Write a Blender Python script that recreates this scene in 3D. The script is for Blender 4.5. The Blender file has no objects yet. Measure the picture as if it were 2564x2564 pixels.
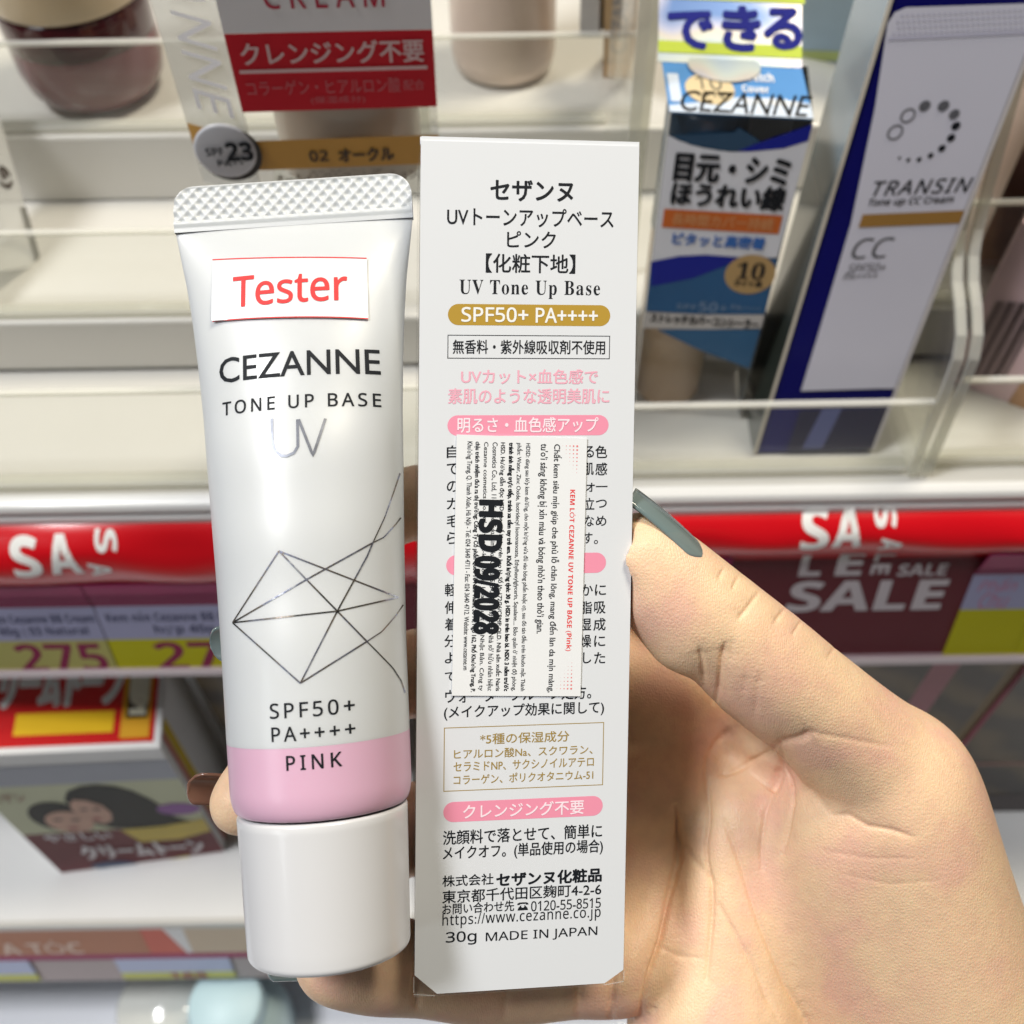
import bpy, math, random
import numpy as np
from mathutils import Vector, Matrix

random.seed(7); np.random.seed(7)
SC = bpy.context.scene
COL = SC.collection

# ------------------------------------------------------------------ camera, world, lamps, exposure
F, C0 = 2564.0, 1282.0                      # focal length and centre in photograph pixels
PITCH, ROLL = math.radians(53), math.radians(-0.9)
CAM_POS = Vector((0, 0, 1.35))
cam = bpy.data.cameras.new('camera'); cam_ob = bpy.data.objects.new('camera', cam); COL.objects.link(cam_ob)
cam.sensor_width = 36; cam.lens = 36.0; cam.clip_start = 0.005; cam.clip_end = 50
cam_ob.matrix_world = Matrix.Translation(CAM_POS) @ Matrix.Rotation(math.pi/2 - PITCH, 4, 'X') @ Matrix.Rotation(ROLL, 4, 'Z')
cam.dof.use_dof = True; cam.dof.focus_distance = 0.178; cam.dof.aperture_fstop = 21
SC.camera = cam_ob
CM = np.array(cam_ob.matrix_world)
CP = CM[:3, 3]; CR = CM[:3, :3]

world = bpy.data.worlds.new('World'); SC.world = world; world.use_nodes = True
bg = world.node_tree.nodes['Background']
bg.inputs[0].default_value = (0.92, 0.96, 1.0, 1); bg.inputs[1].default_value = 0.045

def area(name, loc, target, sx, sy, power, color):
    l = bpy.data.lights.new(name, 'AREA'); l.shape = 'RECTANGLE'; l.size = sx; l.size_y = sy
    l.energy = power; l.color = color
    o = bpy.data.objects.new(name, l); COL.objects.link(o); o.location = loc
    d = Vector(target) - Vector(loc); o.rotation_euler = d.to_track_quat('-Z', 'Y').to_euler()
    return o
area('ceiling_and_fill_light', (-0.95, 0.0, 2.9), (0.0, 0.15, 1.15), 0.45, 0.35, 30, (0.985, 0.99, 1.0))
area('ceiling_and_fill_light', (0.55, 0.58, 2.8), (0.0, 0.15, 1.15), 0.35, 0.5, 25, (1.0, 0.91, 0.74))
area('ceiling_and_fill_light', (-1.65, -1.0, 2.2), (0.0, 0.2, 1.1), 0.8, 0.5, 4, (0.92, 0.965, 1.0))  # added fill lamp at the front left, brightens the upright product fronts

SC.view_settings.view_transform = 'Standard'; SC.view_settings.look = 'None'
SC.view_settings.exposure = 0.13; SC.view_settings.gamma = 1.0; SC.view_settings.use_curve_mapping = False
SC.render.engine = 'CYCLES'
SC.cycles.use_denoising = True
SC.cycles.max_bounces = 10; SC.cycles.transparent_max_bounces = 24
SC.cycles.caustics_reflective = False; SC.cycles.caustics_refractive = False

# ------------------------------------------------------------------ geometry helpers
def cam3(px, py, d):                        # photograph pixel + distance along the view axis -> place in the world
    p = np.array([(px-C0)/F*d, (C0-py)/F*d, -d])
    return CR @ p + CP
def ray(px, py):
    px = np.asarray(px, float); py = np.asarray(py, float)
    v = np.stack([(px-C0)/F, (C0-py)/F, -np.ones_like(px)], -1)
    return v @ CR.T
def at_plane(px, py, p0, n):
    r = ray(px, py); t = np.dot(np.asarray(p0)-CP, n)/(r @ n)
    return CP + r*np.asarray(t)[..., None]
def at_y(px, py, Y): return at_plane(px, py, (0, Y, 0), np.array([0, 1., 0]))
def at_z(px, py, Z): return at_plane(px, py, (0, 0, Z), np.array([0, 0, 1.]))

class Face:
    """a flat rectangle in the world: origin (bottom left), width vector, height vector, outward normal"""
    def __init__(s, O, E1, E2):
        s.O, s.E1, s.E2 = np.array(O, float), np.array(E1, float), np.array(E2, float)
        n = np.cross(s.E1, s.E2); s.N = n/np.linalg.norm(n)
        s.W = np.linalg.norm(s.E1); s.H = np.linalg.norm(s.E2)
        s.inv = np.linalg.inv(np.stack([s.E1, s.E2, s.N], 1))
    @staticmethod
    def px(q, d0):                          # four photograph corners TL TR BR BL, distance of the first
        r = [ray(*p) for p in q]
        d = np.linalg.solve(np.stack([r[1], -r[2], r[3]], 1), r[0]*d0)
        tl = r[0]*d0; br = r[2]*d[1]; bl = r[3]*d[2]
        return Face(CP+bl, br-bl, tl-bl)
    def at(s, u, v, h=0.0):
        u = np.asarray(u, float); v = np.asarray(v, float)
        return s.O + u[..., None]*s.E1 + v[..., None]*s.E2 + np.asarray(h)[..., None]*s.N
    def uv(s, px, py):
        return (at_plane(px, py, s.O, s.N) - s.O) @ s.inv.T
    def sub(s, u0, v0, u1, v1, h=0.0):
        return Face(s.at(u0, v0, h), s.E1*(u1-u0), s.E2*(v1-v0))

ORI = {}
class MB:
    def __init__(s): s.v = []; s.f = []; s.m = []; s.n = 0
    def add(s, V, Fc, m=0):
        V = np.asarray(V, float)
        s.v.append(V); s.f += [tuple(i+s.n for i in f) for f in Fc]; s.m += [m]*len(Fc); s.n += len(V); return s
    def poly(s, pts, m=0): return s.add(pts, [tuple(range(len(pts)))], m)
    def hexa(s, b, t, m=0):                 # bottom ring of 4, top ring of 4
        return s.add(list(b)+list(t), [(3,2,1,0),(4,5,6,7),(0,1,5,4),(1,2,6,5),(2,3,7,6),(3,0,4,7)], m)
    def box(s, x0, x1, y0, y1, z0, z1, m=0):
        return s.hexa([(x0,y0,z0),(x1,y0,z0),(x1,y1,z0),(x0,y1,z0)], [(x0,y0,z1),(x1,y0,z1),(x1,y1,z1),(x0,y1,z1)], m)
    def slab(s, fc, th, m=0, h=0.0):        # a Face with thickness th behind it
        a = [fc.at(u, v, h-th) for u, v in ((0,0),(1,0),(1,1),(0,1))]; b = [fc.at(u, v, h) for u, v in ((0,0),(1,0),(1,1),(0,1))]
        return s.hexa(a, b, m)
    def prism(s, pts, off, m=0):            # closed outline extruded by a vector
        pts = np.asarray(pts, float); n = len(pts); off = np.asarray(off, float)
        f = [tuple(range(n)), tuple(range(2*n-1, n-1, -1))] + [((i+1)%n, i, n+i, n+(i+1)%n) for i in range(n)]
        return s.add(np.concatenate([pts, pts+off]), f, m)
    def grid(s, P, m=0, closed=False):      # P[i][j] points
        P = np.asarray(P, float); a, b = P.shape[:2]
        f = []
        for i in range(a-1):
            for j in range(b if closed else b-1):
                k = (j+1) % b
                f.append((i*b+j, i*b+k, (i+1)*b+k, (i+1)*b+j))
        return s.add(P.reshape(-1, 3), f, m)
    def build(s, name, mat, parent=None, smooth=False, origin=None, bevel=0, auto=None):
        V = np.concatenate(s.v)
        if parent is not None: o3 = ORI[parent.name]
        elif origin is not None: o3 = np.asarray(origin, float)
        else: o3 = V.mean(0); o3[2] = V[:, 2].min()
        me = bpy.data.meshes.new(name)
        me.from_pydata((V-o3).tolist(), [], s.f)
        mats = mat if isinstance(mat, (list, tuple)) else [mat]
        for q in mats: me.materials.append(q)
        if len(mats) > 1: me.polygons.foreach_set('material_index', s.m)
        if smooth: me.polygons.foreach_set('use_smooth', [True]*len(me.polygons))
        me.update()
        o = bpy.data.objects.new(name, me); COL.objects.link(o)
        if parent is not None: o.parent = parent
        else: o.location = o3
        ORI[o.name] = o3
        if bevel:
            b = o.modifiers.new('bevel', 'BEVEL'); b.width = bevel; b.segments = 2; b.limit_method = 'ANGLE'
        return o

def tag(o, label=None, cat=None, group=None, kind=None):
    if label: o['label'] = label
    if cat: o['category'] = cat
    if group: o['group'] = group
    if kind: o['kind'] = kind
    return o
def thing(name, base, label, cat, group=None):
    o = bpy.data.objects.new(name, None); COL.objects.link(o); o.location = base; o.empty_display_size = 0.01
    ORI[o.name] = np.asarray(base, float)
    return tag(o, label, cat, group)
def copy_tree(o, off, parent=None):
    c = o.copy(); COL.objects.link(c); c.parent = parent
    if parent is None: c.location = Vector(o.location) + Vector(off)
    ORI[c.name] = ORI[o.name] + (np.asarray(off) if parent is None else 0)
    for ch in list(o.children): copy_tree(ch, off, c)
    return c

# ------------------------------------------------------------------ materials
def lin(h):
    h = h.lstrip('#'); r = []
    for i in (0, 2, 4):
        c = int(h[i:i+2], 16)/255
        r.append(c/12.92 if c <= .04045 else ((c+.055)/1.055)**2.4)
    return (*r, 1)
def nodes(m): return m.node_tree.nodes, m.node_tree.links
def mat(name, col, rough=.5, metal=0, coat=0, spec=.5, var=.04, vscale=60, bump=0, bscale=400, sss=0, sssr=(1,.5,.4), ssss=.002, alpha=1, coatr=.08):
    m = bpy.data.materials.new(name); m.use_nodes = True; N, L = nodes(m); b = N['Principled BSDF']
    col = lin(col) if isinstance(col, str) else (*col[:3], 1)
    b.inputs['Roughness'].default_value = rough; b.inputs['Metallic'].default_value = metal
    b.inputs['Coat Weight'].default_value = coat; b.inputs['Coat Roughness'].default_value = coatr
    b.inputs['Specular IOR Level'].default_value = spec; b.inputs['Alpha'].default_value = alpha
    tc = N.new('ShaderNodeTexCoord'); nz = N.new('ShaderNodeTexNoise'); nz.inputs['Scale'].default_value = vscale; nz.inputs['Detail'].default_value = 3
    L.new(tc.outputs['Object'], nz.inputs['Vector'])
    mx = N.new('ShaderNodeMix'); mx.data_type = 'RGBA'
    mx.inputs['A'].default_value = tuple(c*(1-var) for c in col[:3])+(1,); mx.inputs['B'].default_value = tuple(min(1, c*(1+var)) for c in col[:3])+(1,)
    L.new(nz.outputs['Fac'], mx.inputs['Factor']); L.new(mx.outputs['Result'], b.inputs['Base Color'])
    if sss:
        b.inputs['Subsurface Weight'].default_value = sss; b.inputs['Subsurface Radius'].default_value = sssr; b.inputs['Subsurface Scale'].default_value = ssss
    if bump:
        n2 = N.new('ShaderNodeTexNoise'); n2.inputs['Scale'].default_value = bscale; n2.inputs['Detail'].default_value = 4
        L.new(tc.outputs['Object'], n2.inputs['Vector'])
        bp = N.new('ShaderNodeBump'); bp.inputs['Strength'].default_value = bump; bp.inputs['Distance'].default_value = .0005
        L.new(n2.outputs['Fac'], bp.inputs['Height']); L.new(bp.outputs['Normal'], b.inputs['Normal'])
    return m
def clear(name, tint=(.95,.96,.94), gloss=1.0, milky=0.0, rough=.03, ior=1.45):
    m = bpy.data.materials.new(name); m.use_nodes = True; N, L = nodes(m)
    N.remove(N['Principled BSDF']); out = N['Material Output']
    tr = N.new('ShaderNodeBsdfTransparent'); tr.inputs[0].default_value = (*tint, 1)
    gl = N.new('ShaderNodeBsdfGlossy'); gl.inputs['Roughness'].default_value = rough; gl.inputs[0].default_value = (gloss,)*3+(1,)
    lw = N.new('ShaderNodeLayerWeight'); lw.inputs[0].default_value = .5
    pw = N.new('ShaderNodeMath'); pw.operation = 'POWER'; pw.inputs[1].default_value = 5; L.new(lw.outputs['Facing'], pw.inputs[0])
    fr = N.new('ShaderNodeMath'); fr.operation = 'MULTIPLY_ADD'; fr.inputs[1].default_value = .6; fr.inputs[2].default_value = .03; L.new(pw.outputs[0], fr.inputs[0])
    mix = N.new('ShaderNodeMixShader'); L.new(fr.outputs[0], mix.inputs[0]); L.new(tr.outputs[0], mix.inputs[1]); L.new(gl.outputs[0], mix.inputs[2])
    last = mix
    if milky:
        df = N.new('ShaderNodeBsdfDiffuse'); df.inputs[0].default_value = (.86,.86,.84,1)
        m2 = N.new('ShaderNodeMixShader'); m2.inputs[0].default_value = milky
        L.new(mix.outputs[0], m2.inputs[1]); L.new(df.outputs[0], m2.inputs[2]); last = m2
    L.new(last.outputs[0], out.inputs[0])
    return m

M = {}
M['white'] = mat('white_lacquer', (.80,.80,.79), .35, coat=.3, var=.03, vscale=12)
M['shelf'] = mat('shelf_white', (.63,.615,.575), .4, coat=.2, var=.05, vscale=9)
M['acrylic'] = clear('clear_acrylic', (.97,.975,.96), milky=.018)
M['edge'] = clear('acrylic_edge', (.96,.95,.88), milky=.42, rough=.12)
M['divedge'] = clear('divider_edge', (.95,.94,.86), milky=.34, rough=.08)
M['film'] = clear('clear_film', (.985,.985,.985), gloss=.8, rough=.12)
M['red'] = mat('red_vinyl', (.62,.0025,.009), .30, coat=.35, var=.05, vscale=25, bump=.25, bscale=22)
M['maroon'] = mat('maroon_paper', (.13,.012,.035), .45, var=.06)
M['paper'] = mat('white_paper', (.80,.80,.80), .55, var=.02)
M['ink'] = mat('black_ink', (.010,.012,.016), .6, spec=.2, var=0.1)
M['whiteink'] = mat('white_ink', (.85,.85,.83), .5)
M['gold'] = mat('gold_ink', (.46,.285,.035), .45, var=.05)
M['goldline'] = mat('gold_line_ink', (.36,.24,.05), .45)
M['pink'] = mat('pink_ink', (.86,.30,.42), .5, var=.02)
M['pinktext'] = mat('pink_text_ink', (.84,.42,.52), .5, var=.02)
M['pinkwhite'] = mat('pale_pink_ink', (.95,.78,.84), .5)
M['redink'] = mat('red_ink', (.78,.045,.045), .55, spec=.25)

# ------------------------------------------------------------------ lettering
GCACHE = {}
def mp(s, style):
    U, L_, D = {'serif': (0x1D400,0x1D41A,0x1D7CE), 'serifthin': (0x1D400,0x1D41A,0x1D7CE), 'sans': (0x1D5A0,0x1D5BA,0x1D7E2), 'bold': (0x1D5D4,0x1D5EE,0x1D7EC)}[style]
    r = ''
    for ch in s:
        if 'A' <= ch <= 'Z': r += chr(U+ord(ch)-65)
        elif 'a' <= ch <= 'z': r += chr(L_+ord(ch)-97)
        elif '0' <= ch <= '9': r += chr(D+ord(ch)-48)
        else: r += ch
    return r
import unicodedata
def plain_horn(s):                          # o and u with a horn are set as the bare vowel followed by a raised tick
    r = ''
    for ch in s:
        d = unicodedata.normalize('NFD', ch)
        r += unicodedata.normalize('NFC', d.replace('\u031b', ''))+"'" if '\u031b' in d else ch
    return r
def glyphs(s, style='', track=1.0, res=3, shear=0):
    s = plain_horn(s); key = (s, style, track, res, shear)
    if key in GCACHE: return GCACHE[key]
    cu = bpy.data.curves.new('lettering_source', 'FONT'); cu.body = mp(s, style) if style in ('serif','serifthin','sans','bold') else s
    cu.size = 1; cu.resolution_u = res; cu.space_character = track; cu.shear = shear
    if style == 'serifthin': cu.offset = -.008
    ob = bpy.data.objects.new('lettering_source', cu); COL.objects.link(ob)
    dg = bpy.context.evaluated_depsgraph_get()
    me = bpy.data.meshes.new_from_object(ob.evaluated_get(dg))
    V = np.array([v.co[:] for v in me.vertices]).reshape(-1, 3); Fc = [tuple(p.vertices) for p in me.polygons]
    bpy.data.objects.remove(ob); bpy.data.curves.remove(cu); bpy.data.meshes.remove(me)
    lo, hi = V[:, :2].min(0), V[:, :2].max(0)
    V = (V[:, :2]-lo)/(hi-lo)
    r = (V, Fc, (hi-lo)[0]/(hi-lo)[1]); GCACHE[key] = r
    return r
def refine(V, Fc, n):
    for _ in range(n):
        V = list(map(tuple, V)); mid = {}; out = []
        def mdl(a, b):
            k = (min(a, b), max(a, b))
            if k not in mid: mid[k] = len(V); V.append(tuple((np.array(V[a])+np.array(V[b]))/2))
            return mid[k]
        for f in Fc:
            for j in range(1, len(f)-1):
                a, b, c = f[0], f[j], f[j+1]; ab, bc, ca = mdl(a,b), mdl(b,c), mdl(c,a)
                out += [(a,ab,ca),(ab,b,bc),(ca,bc,c),(ab,bc,ca)]
        Fc = out
    return np.array(V), Fc
class Print:
    """flat lettering and marks laid on a surface map(u,v,h) in that surface's own coordinates"""
    def __init__(s, surf): s.surf = surf; s.mb = MB()
    def text(s, string, u0, u1, v0, v1, style='', bold=0, rot=0, h=3e-5, track=1.0, shear=0, sub=0):
        V, Fc, asp = glyphs(string, style, track, shear=shear)
        if sub: V, Fc = refine(V, Fc, sub)
        offs = [(0, 0)] if not bold else [(0,0),(bold,0),(-bold,0),(0,bold),(0,-bold),(bold*.7,bold*.7),(-bold*.7,bold*.7),(bold*.7,-bold*.7),(-bold*.7,-bold*.7)]
        for i, (dx, dy) in enumerate(offs):
            if rot == 0:   a = u0+(u1-u0)*(V[:,0]); b = v0+(v1-v0)*V[:,1]
            elif rot == -90: a = u0+(u1-u0)*V[:,1]; b = v1-(v1-v0)*V[:,0]      # reads downwards
            elif rot == 90: a = u1-(u1-u0)*V[:,1]; b = v0+(v1-v0)*V[:,0]
            f = s.surf; hh = abs(v1-v0)*f.H if rot == 0 else abs(u1-u0)*f.W
            s.mb.add(f.at(a+dx*hh/f.W, b+dy*hh/f.H, np.full(len(a), h+i*2e-6)), Fc)
        return s
    def ptext(s, string, xl, xr, yc, hp, **k):    # photograph ink box -> the surface's own coordinates
        xc = (xl+xr)/2
        l = s.surf.uv(xl, yc)[0]; r = s.surf.uv(xr, yc)[0]; t = s.surf.uv(xc, yc-hp/2)[1]; b = s.surf.uv(xc, yc+hp/2)[1]
        return s.text(string, l, r, b, t, **k)
    def poly(s, uv, h=2e-5):
        uv = np.asarray(uv, float); s.mb.poly(s.surf.at(uv[:,0], uv[:,1], np.full(len(uv), h))); return s
    def rect(s, u0, u1, v0, v1, h=2e-5): return s.poly([(u0,v0),(u1,v0),(u1,v1),(u0,v1)], h)
    def pill(s, u0, u1, v0, v1, h=2e-5, n=14):
        r = (v1-v0)/2; ra = r*s.surf.H/s.surf.W; vc = (v0+v1)/2; P = []
        for k in range(n+1): a = -math.pi/2+math.pi*k/n; P.append((u1-ra+ra*math.cos(a), vc+r*math.sin(a)))
        for k in range(n+1): a = math.pi/2+math.pi*k/n; P.append((u0+ra+ra*math.cos(a), vc+r*math.sin(a)))
        return s.poly(P, h)
    def ellipse(s, uc, vc, ru, rv, h=2e-5, n=40):
        return s.poly([(uc+ru*math.cos(6.28318*k/n), vc+rv*math.sin(6.28318*k/n)) for k in range(n)], h)
    def frame(s, u0, u1, v0, v1, w, h=2e-5):      # thin rectangle outline, w in metres
        a, b = w/s.surf.W, w/s.surf.H
        s.rect(u0, u1, v0, v0+b, h); s.rect(u0, u1, v1-b, v1, h); s.rect(u0, u0+a, v0+b, v1-b, h); s.rect(u1-a, u1, v0+b, v1-b, h); return s
    def stroke(s, pts, w, h=2e-5):                # ribbon along points, w in metres
        pts = np.asarray(pts, float); k = np.array([s.surf.W, s.surf.H]); P = pts*k
        T = np.gradient(P, axis=0); T /= np.linalg.norm(T, axis=1)[:, None]; Nn = np.stack([-T[:,1], T[:,0]], 1)
        a = (P+Nn*w/2)/k; b = (P-Nn*w/2)/k
        A = s.surf.at(a[:,0], a[:,1], np.full(len(a), h)); B = s.surf.at(b[:,0], b[:,1], np.full(len(a), h))
        s.mb.grid(np.stack([B, A], 1)); return s
    def build(s, name, m, parent): return s.mb.build(name, m, parent)

# ------------------------------------------------------------------ the display fixture (camera height 1.35 m)
ZA = 1.35
def zz(z): return ZA+z
X0, X1 = -.75, .75
steps = [(.253, .335, -.332), (.335, .42, -.303), (.42, .66, -.268)]      # three rising treads
shelf = thing('display_shelf', (0, .3, zz(-.35)), 'white stepped display shelf behind the hand, above the red sale strip', 'shelf')
m = MB(); m.box(X0, X1, .262, .66, zz(-.362), zz(-.3335)); m.build('board', M['shelf'], shelf)
for i, (ya, yb, z) in enumerate(steps):
    if i == 0: continue
    m = MB(); m.box(X0, X1, ya, .66-.001*i, zz(steps[i-1][2])+.0005, zz(z)); m.build('step', M['shelf'], shelf, bevel=.0015)
# rounded front nosing with a groove
prof = [(.262,-.3318),(.2595,-.332),(.2575,-.333),(.2565,-.335),(.2565,-.3368),(.2585,-.3384),(.2588,-.3392),(.2568,-.3398),(.2562,-.3408),(.2562,-.343),(.2562,-.362),(.262,-.362)]
m = MB(); m.prism([(X0, y, zz(z)) for y, z in prof], (X1-X0, 0, 0)); m.build('front_nosing', M['white'], shelf)
m = MB(); m.box(X0, X1, .662, .672, zz(-.362), zz(.45)); tag(m.build('back_panel', M['shelf']), 'white back panel of the display behind the stepped shelf', 'panel')

def lip(name, x0, x1, y, z0, z1, label, parent=None):
    """clear acrylic tray: front lip with a bright top edge and a base edge"""
    t = thing(name, ((x0+x1)/2, y, zz(z0)), label, 'acrylic tray', 'clear acrylic trays on the steps')
    m = MB(); m.box(x0, x1, y, y+.0028, zz(z0)+.0036, zz(z1)-.0016); m.build('front_lip', M['acrylic'], t)
    m = MB(); m.box(x0, x1, y, y+.0028, zz(z1)-.0014, zz(z1)); m.build('lip_edge', M['edge'], t)
    m = MB(); m.box(x0, x1, y-.001, y+.0055, zz(z0)+.0008, zz(z0)+.0034); m.build('base_edge', M['edge'], t)
    return t
lip('acrylic_tray', -.33, .045, .423, -.268, -.2255, 'clear acrylic tray in front of the maroon jar and the beige bottle')
lip('acrylic_tray', -.33, -.06, .338, -.303, -.2585, 'empty clear acrylic tray on the middle step at the left')
lip('acrylic_tray', -.33, .03, .266, -.332, -.2755, 'empty clear acrylic tray on the lowest step left of the tube')
rt = lip('acrylic_tray', .035, .1635, .268, -.332, -.2905, 'clear acrylic tray holding the blue concealer pack and the navy carton')
lip('acrylic_tray', .1735, .33, .338, -.303, -.251, 'clear acrylic tray holding the box with brown hair at the far right')
lip('acrylic_tray', .1735, .33, .272, -.332, -.283, 'clear acrylic tray holding the pink box with the barcode')

def divider(x, label, prof, th=.003):
    t = thing('acrylic_divider', (x, prof[0][0], zz(prof[0][1])), label, 'acrylic divider', 'clear acrylic dividers')
    m = MB(); m.prism([(x, y, zz(z)) for y, z in prof], (th, 0, 0)); m.build('panel', M['acrylic'], t)
    # bright polished front edge following the outline
    P = np.array([(x+th/2, y, zz(z)) for y, z in prof[:-2]])
    A = P.copy(); B = P.copy(); A[:,0] -= th*.62; B[:,0] += th*.62; Cc = B.copy(); D = A.copy()
    Tn = np.gradient(P, axis=0); Tn /= np.linalg.norm(Tn, axis=1)[:,None]; Nn = np.cross(Tn, (1,0,0))
    A -= Nn*.0003; B -= Nn*.0003; Cc += Nn*.0016; D += Nn*.0016
    m = MB(); m.grid(np.stack([A,B,Cc,D], 1), closed=True); m.build('polished_edge', M['divedge'], t)
    return t
dprof = [(.2655,-.331),(.268,-.30),(.2685,-.285),(.2705,-.270),(.275,-.262),(.284,-.256),(.293,-.252),(.300,-.246),(.305,-.238),(.309,-.226),(.316,-.20),(.325,-.17),(.36,-.16),(.36,-.331)]
divider(.1642, 'clear acrylic divider with a rounded corner right of the navy carton', dprof)
divider(.1702, 'clear acrylic divider with a rounded corner left of the pink box', dprof)
tp = [(.315,-.302),(.315,-.25),(.315,-.20),(.318,-.15),(.322,-.11),(.325,-.08),(.40,-.08),(.40,-.302)]
divider(.0425, 'clear acrylic divider left of the blue concealer pack', tp)
tp2 = [(.345,-.30),(.345,-.25),(.345,-.20),(.345,-.15),(.345,-.10),(.40,-.10),(.40,-.30)]
divider(-.0315, 'clear acrylic divider between the red and white box and the beige bottle', tp2)
divider(.0525, 'tall clear acrylic divider right of the tan box behind the white carton', [(.36,-.30),(.36,-.2),(.36,-.15),(.36,-.10),(.42,-.10),(.42,-.30)])

# ------------------------------------------------------------------ red sale strip and price tags
class Strip:
    """front strip of a shelf: u = world x, v = metres down from its top, tilted back; bulge(v) outwards"""
    W = H = 1.0
    def __init__(s, y, z, tilt, bulge=None):
        a = math.radians(tilt); s.P = np.array([0, y, zz(z)]); s.D = np.array([0, -math.sin(a), -math.cos(a)]); s.N = np.array([0, -math.cos(a), math.sin(a)]); s.b = bulge
    def at(s, u, v, h=0.0):
        u = np.asarray(u, float); v = -np.asarray(v, float); h = np.asarray(h, float)
        if s.b is not None: h = h + s.b(u, v)
        return s.P + u[..., None]*np.array([1., 0, 0]) + v[..., None]*s.D + h[..., None]*s.N
    def uv(s, px, py, h=0.0):
        q = at_plane(px, py, s.P+s.N*h, s.N) - s.P
        return np.array([q[0], -(q @ s.D), 0])
def Lb(u): return .024+.0115*np.clip((.03-np.asarray(u, float))/.08, 0, 1)     # the rolled part is deeper on the left
def bul(u, v):
    b = .0075*np.sin(np.clip(v/Lb(u), 0, 1)*math.pi)**.75
    wob = (.0012*np.sin(u*31+1.3)+.0009*np.sin(u*57+v*90)+.0006*np.sin(u*93-v*140))*np.clip(v/.01, 0, 1)*np.clip((Lb(u)+.002-v)/.01, 0, 1)
    return b + wob
stripA = Strip(.2558, -.3432, 12, bul)
sale = thing('sale_banner', tuple(stripA.at(0., -.09)), 'glossy red sale strip with white letters along the shelf front', 'banner')
us = np.linspace(X0, X1, 260)
m = MB(); m.grid([[stripA.at(u, -k*(Lb(u)+.0025)) for u in us] for k in np.linspace(0, 1, 26)]); m.build('banner_sheet', M['red'], sale, smooth=True)
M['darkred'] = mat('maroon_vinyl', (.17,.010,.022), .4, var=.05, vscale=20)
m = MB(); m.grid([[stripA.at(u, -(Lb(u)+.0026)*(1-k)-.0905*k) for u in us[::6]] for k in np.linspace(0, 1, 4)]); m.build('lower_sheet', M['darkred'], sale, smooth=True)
def sale_text(st, items):
    p = Print(st)
    for s_, x0, x1, y0, y1, rot, hh in items:
        l = st.uv(x0, (y0+y1)/2, hh)[0]; r = st.uv(x1, (y0+y1)/2, hh)[0]; t = st.uv((x0+x1)/2, y0, hh)[1]; b = st.uv((x0+x1)/2, y1, hh)[1]
        p.text(s_, l, r, b, t, style='bold', bold=.02, rot=rot, h=3e-4, sub=2)
    return p
sale_text(stripA, [('S',34,101,1352,1432,0,.006),('A',122,197,1349,1429,0,.006),('S',233,287,1347,1384,-90,.0075),('A',233,284,1393,1429,-90,.004)]).build('lettering', M['whiteink'], sale)
sale_text(stripA, [
    ('S',2011,2078,1299,1375,0,.007),('A',2093,2163,1297,1371,0,.007),('S',2199,2254,1293,1328,-90,.007),('A',2201,2252,1339,1373,-90,.005),
    ('L',2006,2058,1384,1442,0,.0003),('E',2098,2161,1382,1440,0,.0003),('L',2192,2241,1384,1405,-90,.0003),('E',2183,2228,1416,1440,-90,.001),
    ('SALE',2250,2371,1411,1440,0,0),('SALE',1977,2362,1453,1527,0,0)]).build('lettering', M['whiteink'], sale)

rail = thing('ticket_rail', tuple(stripA.at(0., -.092)), 'clear plastic price ticket rail below the red sale strip', 'ticket rail')
M['railfilm'] = clear('ticket_rail_film', (.84,.80,.83), gloss=.4, milky=.006, rough=.1)
m = MB(); m.grid([[stripA.at(u, -(Lb(u)+.0022)*(1-v)-.0895*v, .0032) for u in us[::6]] for v in (0, 1)]); m.build('cover', M['railfilm'], rail)
M['railplastic'] = mat('rail_plastic', (.55,.48,.50), .3, coat=.4)
q = [stripA.at(X0, v, h) for v, h in ((-.0895,.0036),(-.0938,.0042),(-.0942,-.002),(-.0905,-.002))]
m = MB(); m.prism(q, (X1-X0, 0, 0)); m.build('bottom_lip', M['railplastic'], rail, bevel=.0008)

M['tagwhite'] = mat('tag_pale_blue', (.52,.58,.80), .5); M['tagyellow'] = mat('tag_yellow', (.74,.76,.003), .55, spec=.2); M['tagolive'] = mat('tag_olive', (.66,.68,.20), .55, spec=.2)
M['taghead'] = mat('tag_maroon', (.34,.006,.10), .5); M['plum'] = mat('plum_ink', (.36,.008,.09), .5); M['navyink'] = mat('navy_ink', (.05,.07,.17), .5); M['headink'] = mat('faded_pink_ink', (.45,.16,.25), .5)
def price_tag(st, u0, u1, v0, vh, vw, v1, label, name1, name2, price, yellow, shear=0.0, head='Dream Sale'):
    t = thing('price_tag', tuple(st.at((u0+u1)/2, v1)), label, 'price tag', 'price tags in the ticket rails')
    def band(a, b, nm, mt):
        m = MB(); m.prism([st.at(u0, b, .0008), st.at(u1, b, .0008), st.at(u1, a, .0008), st.at(u0, a, .0008)], st.N*.0005); m.build(nm, mt, t)
    band(v0, vh, 'header', M['taghead']); band(vh, vw, 'name_panel', M['tagwhite']); band(vw, v1, 'price_panel', yellow)
    w = u1-u0; hh = .0014
    if head: Print(st).text(head, u0+w*.30, u0+w*.76, vh+.003, vh+(v0-vh)*.62, style='serif', h=hh).build('header_lettering', M['headink'], t)
    p = Print(st); d = vh-vw
    if name1: p.text(name1, u0+w*.05, u0+w*.98, vh-d*.46, vh-d*.14, style='bold', h=hh)
    if name2: p.text(name2, u0+w*.05+shear, u0+w*.90, vh-d*.90, vh-d*.56, style='bold', h=hh)
    if name1: p.build('name_lettering', M['navyink'], t)
    if price: Print(st).text(price, u0+w*.28, u0+w*.95, v1+.0035, vw-.002, style='bold', h=hh).build('price_lettering', M['plum'], t)
    return t
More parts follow.
